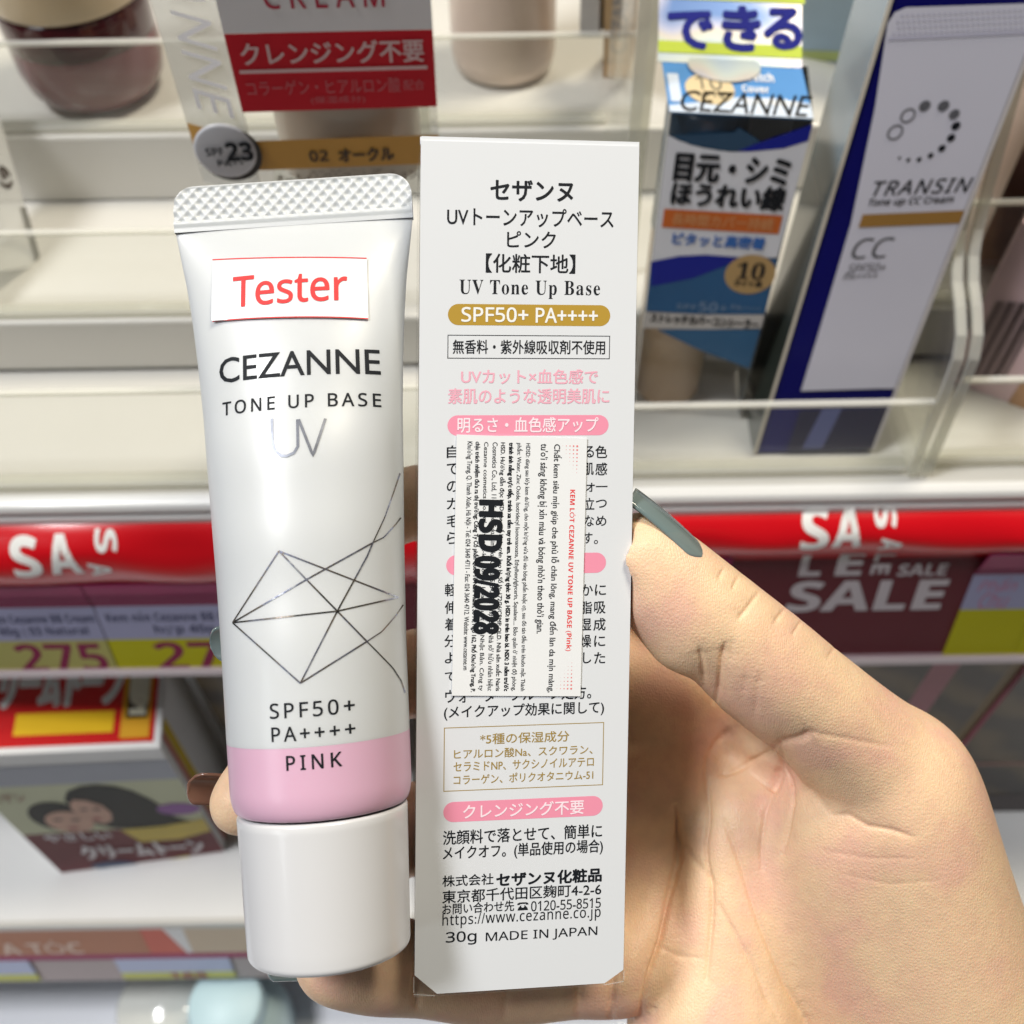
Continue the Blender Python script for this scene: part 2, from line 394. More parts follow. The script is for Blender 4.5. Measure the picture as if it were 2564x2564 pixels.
def sv(px, py): return stripA.uv(px, py, .001)[:2]
vt = sv(250, 1452)[1]; vh = sv(250, 1518)[1]; vw = sv(250, 1601)[1]; vb = sv(250, 1692)[1]
ua = sv(-95, 1560)[0]; ub = sv(248, 1560)[0]; uc = sv(252, 1560)[0]; ud = sv(640, 1560)[0]
price_tag(stripA, ua, ub, vt, vh, vw, vb, 'maroon and olive price tag reading 275, at the left end', 'Kem nền Cezanne BB Cream', 'hợp 40g ( 03 Natural', '275', M['tagolive'])
price_tag(stripA, uc, ud, vt, vh, vw, vb, 'yellow price tag half hidden behind the tube', 'Kem nền Cezanne BB Cream', 'hợp 40g (02', '275', M['tagyellow'], shear=.02)
vt = sv(2450, 1364)[1]; vh = sv(2450, 1438)[1]; vw = sv(2450, 1525)[1]
ua = sv(2415, 1500)[0]
tg = price_tag(stripA, ua, ua+.033, vt, vh, vw, vb+.0025, 'yellow price tag with pink writing right of the thumb', '', '', '', M['tagyellow'], head='')
p = Print(stripA); p.text('Phấn', ua+.004, ua+.021, vh-.0105, vh-.002, style='sans', shear=.2, h=.0014); p.text('Chu', ua+.007, ua+.02, vw+.001, vw+.011, style='sans', shear=.2, h=.0014)
M['pinkmarker'] = mat('pink_marker', (.75,.28,.45), .5); p.build('handwriting', M['pinkmarker'], tg)
price_tag(stripA, ua+.0335, ua+.095, vt, vh, vw, vb+.0025, 'yellow price tag at the right edge of the picture', '', '', '', M['tagyellow'], head='')
us0 = sv(1700, 1410)[0]; us1 = sv(1832, 1410)[0]
price_tag(stripA, us0-.03, us1, sv(1800,1394)[1], sv(1800,1470)[1], vw, vb+.0025, 'price tag with a plum header just behind the thumb', '', '', '', M['tagyellow'], head='')

# ------------------------------------------------------------------ lower shelf with the hair dye boxes
YB, ZB = .179, -.645
low = thing('display_shelf', (0, .3, zz(ZB-.02)), 'lower white shelf carrying the hair colour boxes', 'shelf')
m = MB(); m.box(X0, X1, YB, .62, zz(ZB-.018), zz(ZB)); m.build('board', M['white'], low)
m = MB(); m.box(X0, X1, YB-.004, YB-.0002, zz(ZB-.018), zz(ZB+.006)); m.build('front_nosing', M['shelf'], low, bevel=.0015)
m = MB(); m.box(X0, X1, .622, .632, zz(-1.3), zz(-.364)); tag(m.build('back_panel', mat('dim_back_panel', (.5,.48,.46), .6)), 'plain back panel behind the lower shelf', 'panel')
stripB = Strip(YB-.0045, ZB-.010, 12)
M['tan'] = mat('tan_banner', (.46,.17,.075), .45, var=.06)
sb = thing('sale_banner', tuple(stripB.at(0., -.06)), 'tan brown strip with faint white letters on the lowest shelf edge', 'banner')
def bu(px, py): return stripB.uv(px, py)[:2]
v0 = bu(300, 2313)[1]; v1 = bu(300, 2385)[1]; v2 = bu(300, 2398)[1]; v3 = bu(300, 2452)[1]
def bpan(a, b, c, d, nm, mt, par, h=.0004):
    m = MB(); m.prism([stripB.at(a, d, h), stripB.at(b, d, h), stripB.at(b, c, h), stripB.at(a, c, h)], stripB.N*.0006); return m.build(nm, mt, par)
xs = [bu(x, 2350)[0] for x in (-700, 362, 438, 470, 620, 900, 3300)]
bpan(xs[0], xs[1], v0, v1, 'tan_panel', M['tan'], sb)
m = MB(); m.prism([stripB.at(xs[1]+.0002, v1, .0004), stripB.at(xs[2]+.004, v1, .0004), stripB.at(xs[2]-.006, v0, .0004), stripB.at(xs[1]+.0002, v0, .0004)], stripB.N*.0006); m.build('orange_panel', mat('orange_panel', (.62,.10,.05), .45), sb)
m = MB(); m.prism([stripB.at(xs[2]+.0042, v1, .0004), stripB.at(xs[3], v1, .0004), stripB.at(xs[3], v0, .0004), stripB.at(xs[2]-.0058, v0, .0004)], stripB.N*.0006); m.build('white_panel', M['paper'], sb)
bpan(xs[3]+.0002, xs[5], v0, v1, 'beige_panel', mat('beige_panel', (.62,.50,.36), .5), sb)
bpan(xs[5]+.0002, xs[6], v0, v1, 'red_panel', M['red'], sb)
bpan(xs[0], xs[6], v1-.0002, v2, 'maroon_line', M['taghead'], sb)
p = Print(stripB); p.text('A TÓC', bu(0,2365)[0], bu(205,2365)[0], v1+.002, v1+(v0-v1)*.52, style='bold', h=.0012)
p.text('NHUỘM', bu(-330,2365)[0], bu(-60,2365)[0], v1+.002, v1+(v0-v1)*.52, style='bold', h=.0012); p.build('lettering', mat('pale_tan_ink', (.80,.62,.52), .5), sb)
for k, (a, b, lb) in enumerate(((-420, 85, 'pale price tag with a yellow foot at the bottom left edge'), (300, 585, 'pale price tag with a yellow foot below the tube cap'), (2450, 2900, 'yellow price tag low at the right edge'))):
    ua, ub = bu(a, 2425)[0], bu(b, 2425)[0]; vm = v2+(v3-v2)*.62
    t = thing('price_tag', tuple(stripB.at((ua+ub)/2, v3)), lb, 'price tag', 'price tags in the ticket rails')
    bpan(ua, ub, v2-.0003, vm, 'name_panel', M['tagwhite'], t); bpan(ua, ub, vm-.0002, v3+.002, 'price_panel', M['tagyellow' if k == 2 else 'tagolive'], t)
    if k == 1: Print(stripB).text('165', ua+(ub-ua)*.42, ua+(ub-ua)*.75, v3+.003, vm-.001, style='bold', h=.0014).build('price_lettering', M['plum'], t)
m = MB(); m.prism([stripB.at(X0, v2-.0003, -.0012), stripB.at(X1, v2-.0003, -.0012), stripB.at(X1, v3-.002, -.0012), stripB.at(X0, v3-.002, -.0012)], stripB.N*.0008)
tag(m.build('ticket_rail', mat('greyish_rail', (.42,.34,.34), .35)), 'greyish plastic price rail on the lowest shelf edge', 'ticket rail')

# bottom deck and what stands on it
m = MB(); m.box(X0, X1, -.12, .62, zz(-1.32), zz(-.80)); tag(m.build('bottom_deck', mat('deck_white', (.80,.82,.88), .35, coat=.3, var=.04, vscale=6)), 'white base deck at the foot of the display', 'deck')
m = MB(); m.box(-3, 3, -3, 3, -.02, .0); tag(m.build('floor', mat('floor_tile', (.5,.48,.45), .3, var=.08, vscale=3)), kind='structure')
def lathe(prof, base, n=48, ax=None):
    A = [[(base[0]+r*math.cos(2*math.pi*k/n), base[1]+r*math.sin(2*math.pi*k/n), base[2]+z) for k in range(n)] for r, z in prof]
    return MB().grid(A, closed=True)
def foot(px, py, Z): return at_z(px, py, zz(Z))
fx = foot(430, 2535, -.80)
jar2 = thing('cream_jar', tuple(fx), 'shiny white squat jar on the base deck at the lower left', 'jar')
lathe([(0,.0),(.026,.0),(.029,.003),(.029,.012),(.027,.014),(0,.014)], fx).build('jar_body', M['white'], jar2, smooth=True)
lathe([(.0,.0143),(.030,.0143),(.031,.016),(.031,.026),(.028,.029),(0,.030)], fx).build('lid', mat('pearl_lid', (.82,.83,.78), .12, coat=1), jar2, smooth=True)
fx = foot(625, 2570, -.80)
bt = thing('bottle', tuple(fx), 'pale turquoise bottle on the base deck below the tube', 'bottle')
lathe([(0,0),(.030,0),(.033,.004),(.033,.040),(.026,.050),(.012,.054),(.012,.058),(0,.058)], fx).build('bottle_body', mat('turquoise_plastic', (.62,.80,.85), .4, coat=.1), bt, smooth=True)
lathe([(.0,.0585),(.024,.0585),(.024,.075),(.022,.077),(0,.077)], fx).build('cap', mat('turquoise_cap', (.58,.78,.84), .45), bt, smooth=True)

# hair colour box with the photo of two people
fc = Face.px([(-145,1897),(401,1873),(595,2183),(182,2212)], .505)
th = .062
M['dkmaroon'] = mat('dark_maroon_print', (.15,.014,.022), .5, spec=.25, var=.10, vscale=30)
hb = thing('hair_dye_box', tuple(fc.at(.5, 0)), 'hair dye box with red top and a photo of two dark haired people', 'hair dye box')
m = MB(); m.slab(fc, th, 0, -.0002); m.build('carton', M['paper'], hb, bevel=.001)
side = Face(fc.at(1, 0, -th), fc.N*0+(fc.at(1,0,0)-fc.at(1,0,-th)), fc.E2)      # right side
side = Face(fc.at(1, 0, 0), fc.at(1,0,-th)-fc.at(1,0,0), fc.E2)
top = Face(fc.at(0, 1, 0), fc.E1, fc.at(0,1,-th)-fc.at(0,1,0))
def prt(surf, fn, name, mt, par):
    p = Print(surf); fn(p); return p.build(name, mt, par)
prt(top, lambda p: p.rect(.01,.965,.06,.985,2e-4), 'red_print', mat('red_print', (.62,.006,.008), .35, coat=.5), hb)
prt(top, lambda p: [p.rect(.30,.765,.16,.36,4e-4)], 'yellow_strip', mat('yellow_print', (.85,.52,.01), .4), hb)
prt(top, lambda p: [p.rect(.80,.94,.10,.98,4e-4)], 'gold_patch', mat('gold_print', (.75,.38,.02), .4), hb)
prt(top, lambda p: [p.rect(.822,.925,.28,.90,6e-4)], 'dark_patch', mat('olive_black', (.035,.025,.008), .4), hb)
prt(top, lambda p: [p.text('6', .838,.878,.42,.80,style='bold',bold=.05,h=8e-4), p.text('g', .872,.915,.38,.68,style='bold',bold=.05,h=8e-4), p.rect(.835,.915,.31,.37,8e-4)], 'shade_number', mat('cream_ink', (.80,.78,.62), .4), hb)
prt(top, lambda p: [p.text('クリームトーン', .10,.785,.42,.86,bold=.05,h=6e-4)], 'lettering', M['whiteink'], hb)
prt(side, lambda p: [p.rect(.18,.30,.0,.99,2e-4)], 'yellow_stripe', mat('yellow_print_pale', (.75,.55,.05), .45), hb)
prt(side, lambda p: [p.rect(.10,.17,.0,.99,2e-4)], 'red_stripe', mat('faded_red_print', (.60,.18,.14), .45), hb)
prt(fc, lambda p: p.rect(0,1,.80,.925,2e-4), 'grey_band', mat('grey_print', (.30,.32,.38), .45), hb)
prt(fc, lambda p: p.rect(0,1,.45,.80,2e-4), 'photo_backdrop', mat('sage_print', (.56,.58,.40), .5, spec=.25, var=.12, vscale=25), hb)
prt(fc, lambda p: p.rect(0,1,0,.45,2e-4), 'maroon_print', M['dkmaroon'], hb)
M['hairblack'] = mat('printed_dark_hair', (.010,.010,.006), .5, spec=.2); M['facep'] = mat('printed_skin', (.55,.32,.23), .5, var=.15, vscale=60)
def blob(p, c, rx, ry, h, a0=0, n=30, sq=1): p.ellipse(c[0], c[1], rx, ry, h, n)
prt(fc, lambda p: [p.poly([(.37,.70),(.42,.755),(.50,.785),(.58,.79),(.66,.775),(.73,.735),(.79,.67),(.83,.60),(.85,.53),(.91,.495),(.97,.475),(.92,.455),(.78,.46),(.62,.455),(.50,.46),(.42,.50),(.37,.60)],4e-4)], 'printed_hair', M['hairblack'], hb)
prt(fc, lambda p: [p.ellipse(.275,.575,.150,.112,5e-4)], 'printed_hair', M['hairblack'], hb)
prt(fc, lambda p: [p.poly([(.375,.665),(.41,.695),(.47,.685),(.53,.645),(.545,.585),(.52,.53),(.47,.505),(.42,.525),(.38,.58),(.362,.62)],6e-4)], 'printed_face', M['facep'], hb)
prt(fc, lambda p: [p.ellipse(.30,.535,.118,.082,7e-4)], 'printed_face', M['facep'], hb)
fe = Print(fc)
for (x, y, w) in ((.425,.625,.022),(.49,.622,.024),(.255,.56,.026),(.34,.552,.026)): fe.ellipse(x, y, w, .007, 9e-4, 12)
fe.build('printed_eyes', mat('printed_eye_ink', (.05,.03,.025), .5), hb)
fe = Print(fc)
for (x, y, w) in ((.45,.55,.025),(.295,.492,.030)): fe.ellipse(x, y, w, .009, 9e-4, 12)
fe.build('printed_lips', mat('printed_lip_ink', (.35,.08,.08), .5), hb)
prt(fc, lambda p: [p.text('ビゲン',.03,.19,.70,.755,h=4e-4,bold=.03)], 'small_lettering', mat('tan_small_ink', (.34,.20,.12), .5), hb)
prt(fc, lambda p: [p.ellipse(.90,.585,.115,.045,5e-4)], 'purple_badge', mat('purple_print', (.22,.05,.30), .5), hb)
prt(fc, lambda p: [p.poly([(.52,.45),(.75,.46),(1,.50),(1,.40),(.80,.345),(.58,.34)],6e-4)], 'golden_swash', mat('golden_print', (.58,.43,.015), .45, var=.2, vscale=40), hb)
prt(fc, lambda p: [p.poly([(.42,.03),(.56,.07),(.80,.15),(.78,.20),(.55,.15),(.40,.06)],6e-4)], 'golden_swash', mat('golden_print', (.58,.43,.015), .45, var=.2, vscale=40), hb)
prt(fc, lambda p: [p.text('クリームトーン',.22,.90,.225,.335,bold=.04,h=8e-4)], 'front_lettering', mat('silver_ink', (.72,.68,.72), .4), hb)
prt(fc, lambda p: [p.text('やさしい',.10,.45,.39,.45,bold=.03,h=8e-4)], 'front_lettering', mat('silver_ink', (.72,.68,.72), .4), hb)
prt(fc, lambda p: [p.ellipse(.33,.155,.13,.035,8e-4)], 'blue_badge', mat('blue_badge', (.07,.10,.20), .5), hb)
prt(fc, lambda p: [p.rect(.70,1,.0,.12,5e-4)], 'plum_patch', mat('plum_print', (.20,.05,.10), .45), hb)

# brown boxes with wavy hair pictures in the recess on the right, and one beside the dye box
def hairmat(name, a, b, sc=30, dist=6):
    m = bpy.data.materials.new(name); m.use_nodes = True; N, L = nodes(m); bs = N['Principled BSDF']; bs.inputs['Roughness'].default_value = .35
    tc = N.new('ShaderNodeTexCoord'); wv = N.new('ShaderNodeTexWave'); wv.inputs['Scale'].default_value = sc; wv.inputs['Distortion'].default_value = dist; wv.inputs['Detail'].default_value = 3; wv.inputs['Detail Scale'].default_value = .8
    wv.bands_direction = 'DIAGONAL'
    L.new(tc.outputs['Object'], wv.inputs['Vector']); r = N.new('ShaderNodeValToRGB'); r.color_ramp.elements[0].color = (*a, 1); r.color_ramp.elements[1].color = (*b, 1)
    r.color_ramp.elements[0].position = .25; L.new(wv.outputs['Fac'], r.inputs[0]); L.new(r.outputs[0], bs.inputs['Base Color']); return m
M['hairpic'] = hairmat('brown_hair_print', (.018,.010,.004), (.10,.065,.025), 14)
M['bronze'] = mat('bronze_print', (.16,.10,.025), .4); M['dusky'] = mat('dusky_pink_print', (.34,.12,.15), .45)
def hair_box(x0, x1, y, label, edge, pinkline, z1=-.432, ew=.0145):
    f = Face((x0, y, zz(ZB)), (x1-x0, 0, 0), (0, 0, z1-ZB)); t = thing('hair_color_box', tuple(f.at(.5, 0)), label, 'hair dye box', 'brown hair colour boxes under the sale strip')
    m = MB(); m.slab(f, .06, 0, -.0003); m.build('carton', M[edge], t, bevel=.0008); k = 1-ew/(x1-x0)
    prt(f, lambda p: p.rect(.0,k,.0,1,2e-4), 'hair_picture', M['hairpic'], t)
    prt(f, lambda p: p.rect(.0,k,.0,.14,4e-4), 'foot_band', mat('dark_foot_band', (.035,.015,.012), .4, var=.3, vscale=60), t)
    prt(f, lambda p: p.rect(.0,k,pinkline,pinkline+.02,4e-4), 'pink_line', mat('rose_line', (.30,.15,.12), .45), t)
    return t
hair_box(.125, .2190, .239, 'brown hair colour box with a dusky pink edge right of the thumb', 'dusky', .36)
hair_box(.2196, .2525, .241, 'narrow brown hair colour box with a bronze edge behind the wrist', 'bronze', .37, ew=.007)
hair_box(.2533, .345, .239, 'brown hair colour box with a pink line at the right edge of the picture', 'dusky', .35)
hair_box(-.172, -.085, .262, 'dark brown box beside the red topped dye box', 'bronze', .2)

# ------------------------------------------------------------------ goods standing on the steps
# maroon jar
bx = at_z(256, 222, zz(-.268)); bx[1] = .460
jar = thing('cosmetic_jar', tuple(bx), 'dark maroon jar with a beige lid standing at the top left', 'jar')
M['mar1'] = mat('maroon_jar_base', (.17,.045,.06), .2, coat=.35, var=.06); M['mar2'] = mat('maroon_jar_glass', (.045,.004,.006), .1, coat=1)
lathe([(0,0),(.020,.0005),(.027,.003),(.0312,.009),(.033,.018),(.0333,.030)], bx).build('jar_base', M['mar1'], jar, smooth=True)
lathe([(.0334,.0302),(.0334,.0455),(.0325,.0468)], bx).build('jar_neck', M['mar2'], jar, smooth=True)
lathe([(.0322,.0470),(.0336,.0476),(.0340,.049),(.0340,.090),(.031,.094),(0,.095)], bx).build('lid', mat('beige_lid', (.52,.40,.25), .3, coat=.5), jar, smooth=True)
# beige bottle
bx = at_z(1262, 228, zz(-.268)); bx[1] = .475
bo = thing('foundation_bottle', tuple(bx), 'pinkish beige bottle behind the acrylic lip, top centre', 'bottle')
lathe([(0,0),(.018,.0),(.0235,.003),(.025,.010),(.025,.088)], bx).build('bottle_body', mat('beige_glass', (.62,.49,.41), .3, coat=.3, var=.10, vscale=35), bo, smooth=True)
lathe([(.0,.0885),(.026,.0885),(.026,.13),(0,.131)], bx).build('cap', mat('rose_cap', (.62,.28,.30), .3), bo, smooth=True)
# narrow tan box with vertical writing, grey box
def slim(q, d0, th, name, label, mt, cat='cosmetic box', group=None):
    f = Face.px(q, d0); t = thing(name, tuple(f.at(.5, 0)), label, cat, group)
    m = MB(); m.slab(f, th, 0, -.0002); m.build('carton', mt, t, bevel=.0006); return t, f
M['tanbox'] = mat('tan_carton', (.46,.29,.13), .4, var=.08)
t, f = slim([(1515,-120),(1600,-120),(1575,232),(1508,230)], .40, .02, 'cosmetic_box', 'narrow tan carton with vertical writing behind the acrylic divider', M['tanbox'])
prt(f, lambda p: p.text('CEZANNE', .26,.80,.33,.95, rot=90, bold=.015, h=2e-4), 'lettering', mat('brown_ink', (.10,.06,.03), .5), t)
prt(f, lambda p: p.rect(.06,.94,.03,.25,2e-4), 'shade_patch', mat('tan_patch', (.58,.34,.13), .5), t)
t, f = slim([(1455,-120),(1508,-120),(1500,96),(1450,95)], .43, .02, 'cosmetic_box', 'narrow grey carton left of the tan carton', mat('grey_carton', (.36,.34,.32), .5, var=.2, vscale=90))
# transparent wrapped pack at the left edge
f = Face.px([(-260,150),(-30,180),(110,668),(-90,690)], .40)
t = thing('wrapped_pack', tuple(f.at(.5, 0)), 'clear wrapped pack with black marks at the left edge', 'pack')
M['milky'] = clear('milky_wrap', (.92,.92,.90), milky=.45, rough=.2)
m = MB(); m.slab(f, .02, 0, -.0003); m.build('wrap', M['milky'], t, bevel=.001)
prt(f, lambda p: [p.text('SPF', .62,.80,.60,.86, rot=-90, bold=.03, h=3e-4), p.text('6)', .74,.90,.42,.53, rot=-90, bold=.05, h=3e-4)], 'lettering', mat('dark_brown_ink', (.06,.04,.03), .5), t)
prt(f, lambda p: [p.rect(.90,.985,.03,.32,3e-4)], 'grey_corner', mat('grey_corner', (.26,.26,.24), .5), t)

# red and white cream box (clear case)
fr = Face.px([(560,83),(1083,72),(1094,265),(607,280)], .275)
vb_ = -1.32; vt_ = 2.2
bb = thing('cosmetic_box', tuple(fr.at(.5, vb_, -.02)), 'clear cased cream box with a red and white front, behind the tube', 'cosmetic box')
ff = fr.sub(0, vb_, 1, vt_)
def fv(v): return (v-vb_)/(vt_-vb_)
# inner tube of cream seen through the clear lower part
mid = [fr.at(.52, v, -.017) for v in (vb_+.02, 1.0)]
ax = mid[1]-mid[0]; L_ = np.linalg.norm(ax); ax /= L_; e1 = fr.E1/fr.W; nn = np.cross(e1, ax)
m = MB(); m.grid([[mid[0]+ax*L_*k/10 + e1*.0225*math.cos(a)+nn*.0135*math.sin(a) for a in np.linspace(0, 2*math.pi, 40, endpoint=False)] for k in range(11)], closed=True)
m.build('inner_tube', mat('cream_tube', (.62,.55,.45), .35, coat=.4), bb, smooth=True)
m = MB(); m.slab(ff, .0006, 0, .0); m.build('case_front', M['film'], bb)
# back and sides of the clear case
sideq = Face.px([(376,0),(547,0),(604,279),(476,290)], .29)
# left face from the front edge outward-back
pA = fr.at(0, vb_); pB = fr.at(0, vt_); outn = (-e1*.0185 - fr.N*.010)
lf = Face(pA+outn*1.0, -outn, pB-pA)
m = MB(); m.slab(lf, .0006, 0, 0); m.build('case_side', clear('case_side_film', (.95,.95,.93), milky=.33, rough=.15), bb)
rf = Face(fr.at(1, vb_), -fr.N*.03, pB-pA); m = MB(); m.slab(rf, .0006, 0, 0); m.build('case_side', M['film'], bb)
m = MB(); m.poly([fr.at(0,vb_), fr.at(1,vb_), fr.at(1,vb_,-.03), fr.at(0,vb_,-.03)]); m.build('case_bottom', M['film'], bb)
pr = Print(fr); pr.rect(0,1,1.0,vt_,3e-4); pr.build('white_card', mat('white_card', (.84,.82,.83), .5), bb)
pr = Print(fr); pr.rect(0,1,0,.998,3e-4); pr.build('red_card', mat('red_card', (.62,.003,.018), .45, spec=.3), bb)
pr = Print(fr)
pr.ptext('クレンジング不要', 602, 1060, 128, 56, bold=.02, h=6e-4); u0 = fr.uv(600,178)[0]; u1 = fr.uv(1070,170)[0]; vm = fr.uv(830,172)[1]
pr.rect(u0, u1, vm-.02, vm+.025, 6e-4)
pr.build('claim_lettering', mat('rose_white_ink', (.80,.55,.55), .5), bb)
pr = Print(fr); pr.ptext('コラーゲン・ヒアルロン酸', 616, 1002, 214, 38, h=6e-4); pr.ptext('配合', 1010, 1062, 209, 26, h=6e-4); pr.ptext('(保湿成分)', 778, 914, 247, 20, h=6e-4)
pr.build('small_lettering', mat('dull_rose_ink', (.62,.16,.18), .5), bb)
pr = Print(fr); pr.ptext('CREAM', 658, 960, -14, 62, style='sans', bold=.012, track=1.5, h=6e-4); pr.build('name_lettering', mat('crimson_ink', (.50,.01,.05), .5), bb)
oc = Print(fr); a_ = fr.uv(830, 345)[1]; b_ = fr.uv(830, 418)[1]; oc.rect(0,1,b_,a_,3e-4); M['ochre'] = mat('ochre_print', (.62,.32,.055), .45, var=.05)
oc.build('shade_band', M['ochre'], bb)
oc = Print(lf); k = (vt_-vb_); oc.rect(.02,1,(b_-vb_)/k,(a_-vb_)/k,3e-4); oc.build('shade_band', M['ochre'], bb)
pr = Print(fr); pr.ptext('02', 774, 822, 388, 28, style='bold', h=6e-4); pr.ptext('オークル', 848, 985, 384, 32, bold=.05, h=6e-4); pr.build('shade_lettering', mat('dark_brown_print', (.06,.035,.015), .5), bb)
pr = Print(fr); pr.ptext('オールインワンファンデーション', 690, 1045, 440, 26, bold=.02, h=5e-4); pr.ptext('セザンヌ', 770, 960, 425, 8, h=5e-4); pr.build('bottom_lettering', mat('grey_brown_ink', (.25,.20,.15), .5), bb)
pr = Print(lf); kk = lambda py: (lf.uv(470, py)[1])
for ch, y0, y1 in (('A',-55,3),('N',18,108),('N',117,205),('E',214,275)):
    va, vb2 = lf.uv(430+ (y0+y1)/2*.25, y0)[1], lf.uv(430+(y0+y1)/2*.25, y1)[1]
    va, vb2 = va-(va-vb2)*.10, vb2+(va-vb2)*.12
    pr.text(ch, .28, .86, vb2, va, rot=-90, h=4e-4)
pr.build('side_lettering', mat('frosted_white_ink', (.86,.84,.84), .5), bb)
# round SPF badge
c = fr.uv(565, 372); bc = fr.at(c[0], c[1], .001); R_ = .0092
m = MB(); A = []
for r, h in ((0,.0008),(.90,.0008),(.97,.0006),(1,.0002),(1,0)):
    A.append([bc + fr.E1/fr.W*R_*.98*r*math.cos(a) + fr.E2/fr.H*R_*1.02*r*math.sin(a) + fr.N*h for a in np.linspace(0, 2*math.pi, 48, endpoint=False)])
m.grid(A, closed=True); bd = m.build('round_badge', mat('badge_white', (.62,.62,.65), .4, coat=.3), bb, smooth=True)
m = MB(); m.prism([bc + fr.E1/fr.W*(R_*1.0*math.cos(a)+.0011) + fr.E2/fr.H*(R_*1.02*math.sin(a)-.0011) for a in np.linspace(0, 2*math.pi, 48, endpoint=False)], fr.N*.0005)
m.build('badge_rim', mat('badge_dark_rim', (.03,.022,.018), .4), bb)
pr = Print(fr); pr.ptext('23', 566, 632, 367, 46, style='bold', bold=.02, h=.0024); pr.ptext('SPF', 515, 560, 368, 20, style='bold', h=.0024); pr.ptext('PA++', 545, 612, 396, 15, style='bold', h=.0024); pr.build('badge_lettering', M['ink'], bb)

# clear riser carrying the red and white box
q = [fr.at(.04, vb_, -.002), fr.at(.96, vb_, -.002), fr.at(.96, vb_, -.028), fr.at(.04, vb_, -.028)]; zt = min(p_[2] for p_ in q)-.0006
ri = thing('acrylic_riser', (float(np.mean([p_[0] for p_ in q])), float(np.mean([p_[1] for p_ in q])), zz(-.303)), 'clear acrylic riser under the red and white box, behind the tube', 'acrylic stand')
m = MB(); m.hexa([(p_[0], p_[1], zt-.003) for p_ in q], [(p_[0], p_[1], zt) for p_ in q]); m.build('riser_top', M['acrylic'], ri)
zf = zz(-.332) if q[0][1] < .335 else zz(-.303)
for a, b in ((0, 3), (1, 2)):
    d_ = (np.array(q[1])-np.array(q[0]))*.05*(1 if a == 0 else -1)
    A_q, B_q = np.array(q[a]), np.array(q[b])
    ring_ = [A_q, A_q+d_, B_q+d_, B_q] if a == 0 else [A_q+d_, A_q, B_q, B_q+d_]
    m = MB(); m.hexa([(p_[0], p_[1], zf+.0003) for p_ in ring_], [(p_[0], p_[1], zt-.0032) for p_ in ring_]); m.build('riser_leg', M['acrylic'], ri)

# blue and white concealer packs: clear case, printed front, hang card
M['navy'] = mat('navy_print', (.004,.012,.30), .4, spec=.3); M['teal'] = mat('teal_print', (.010,.10,.26), .4, var=.12, vscale=40); M['capblue'] = mat('dark_blue_cap', (.012,.060,.13), .3, coat=.4)
M['sky'] = mat('sky_blue_print', (.06,.24,.55), .4, var=.15, vscale=50); M['lime'] = mat('lime_print', (.44,.54,.005), .5); M['orange'] = mat('orange_print', (.66,.14,.012), .45)
M['cream'] = mat('cream_print', (.66,.52,.30), .45); M['packwhite'] = mat('pack_white', (.82,.83,.88), .4, coat=.15); M['bodybeige'] = mat('beige_liquid', (.52,.35,.20), .35, coat=.3, var=.08)
M['tanoval'] = mat('tan_oval', (.52,.33,.13), .45); M['inkblue'] = mat('royal_blue_ink', (.006,.010,.20), .6, spec=.15)
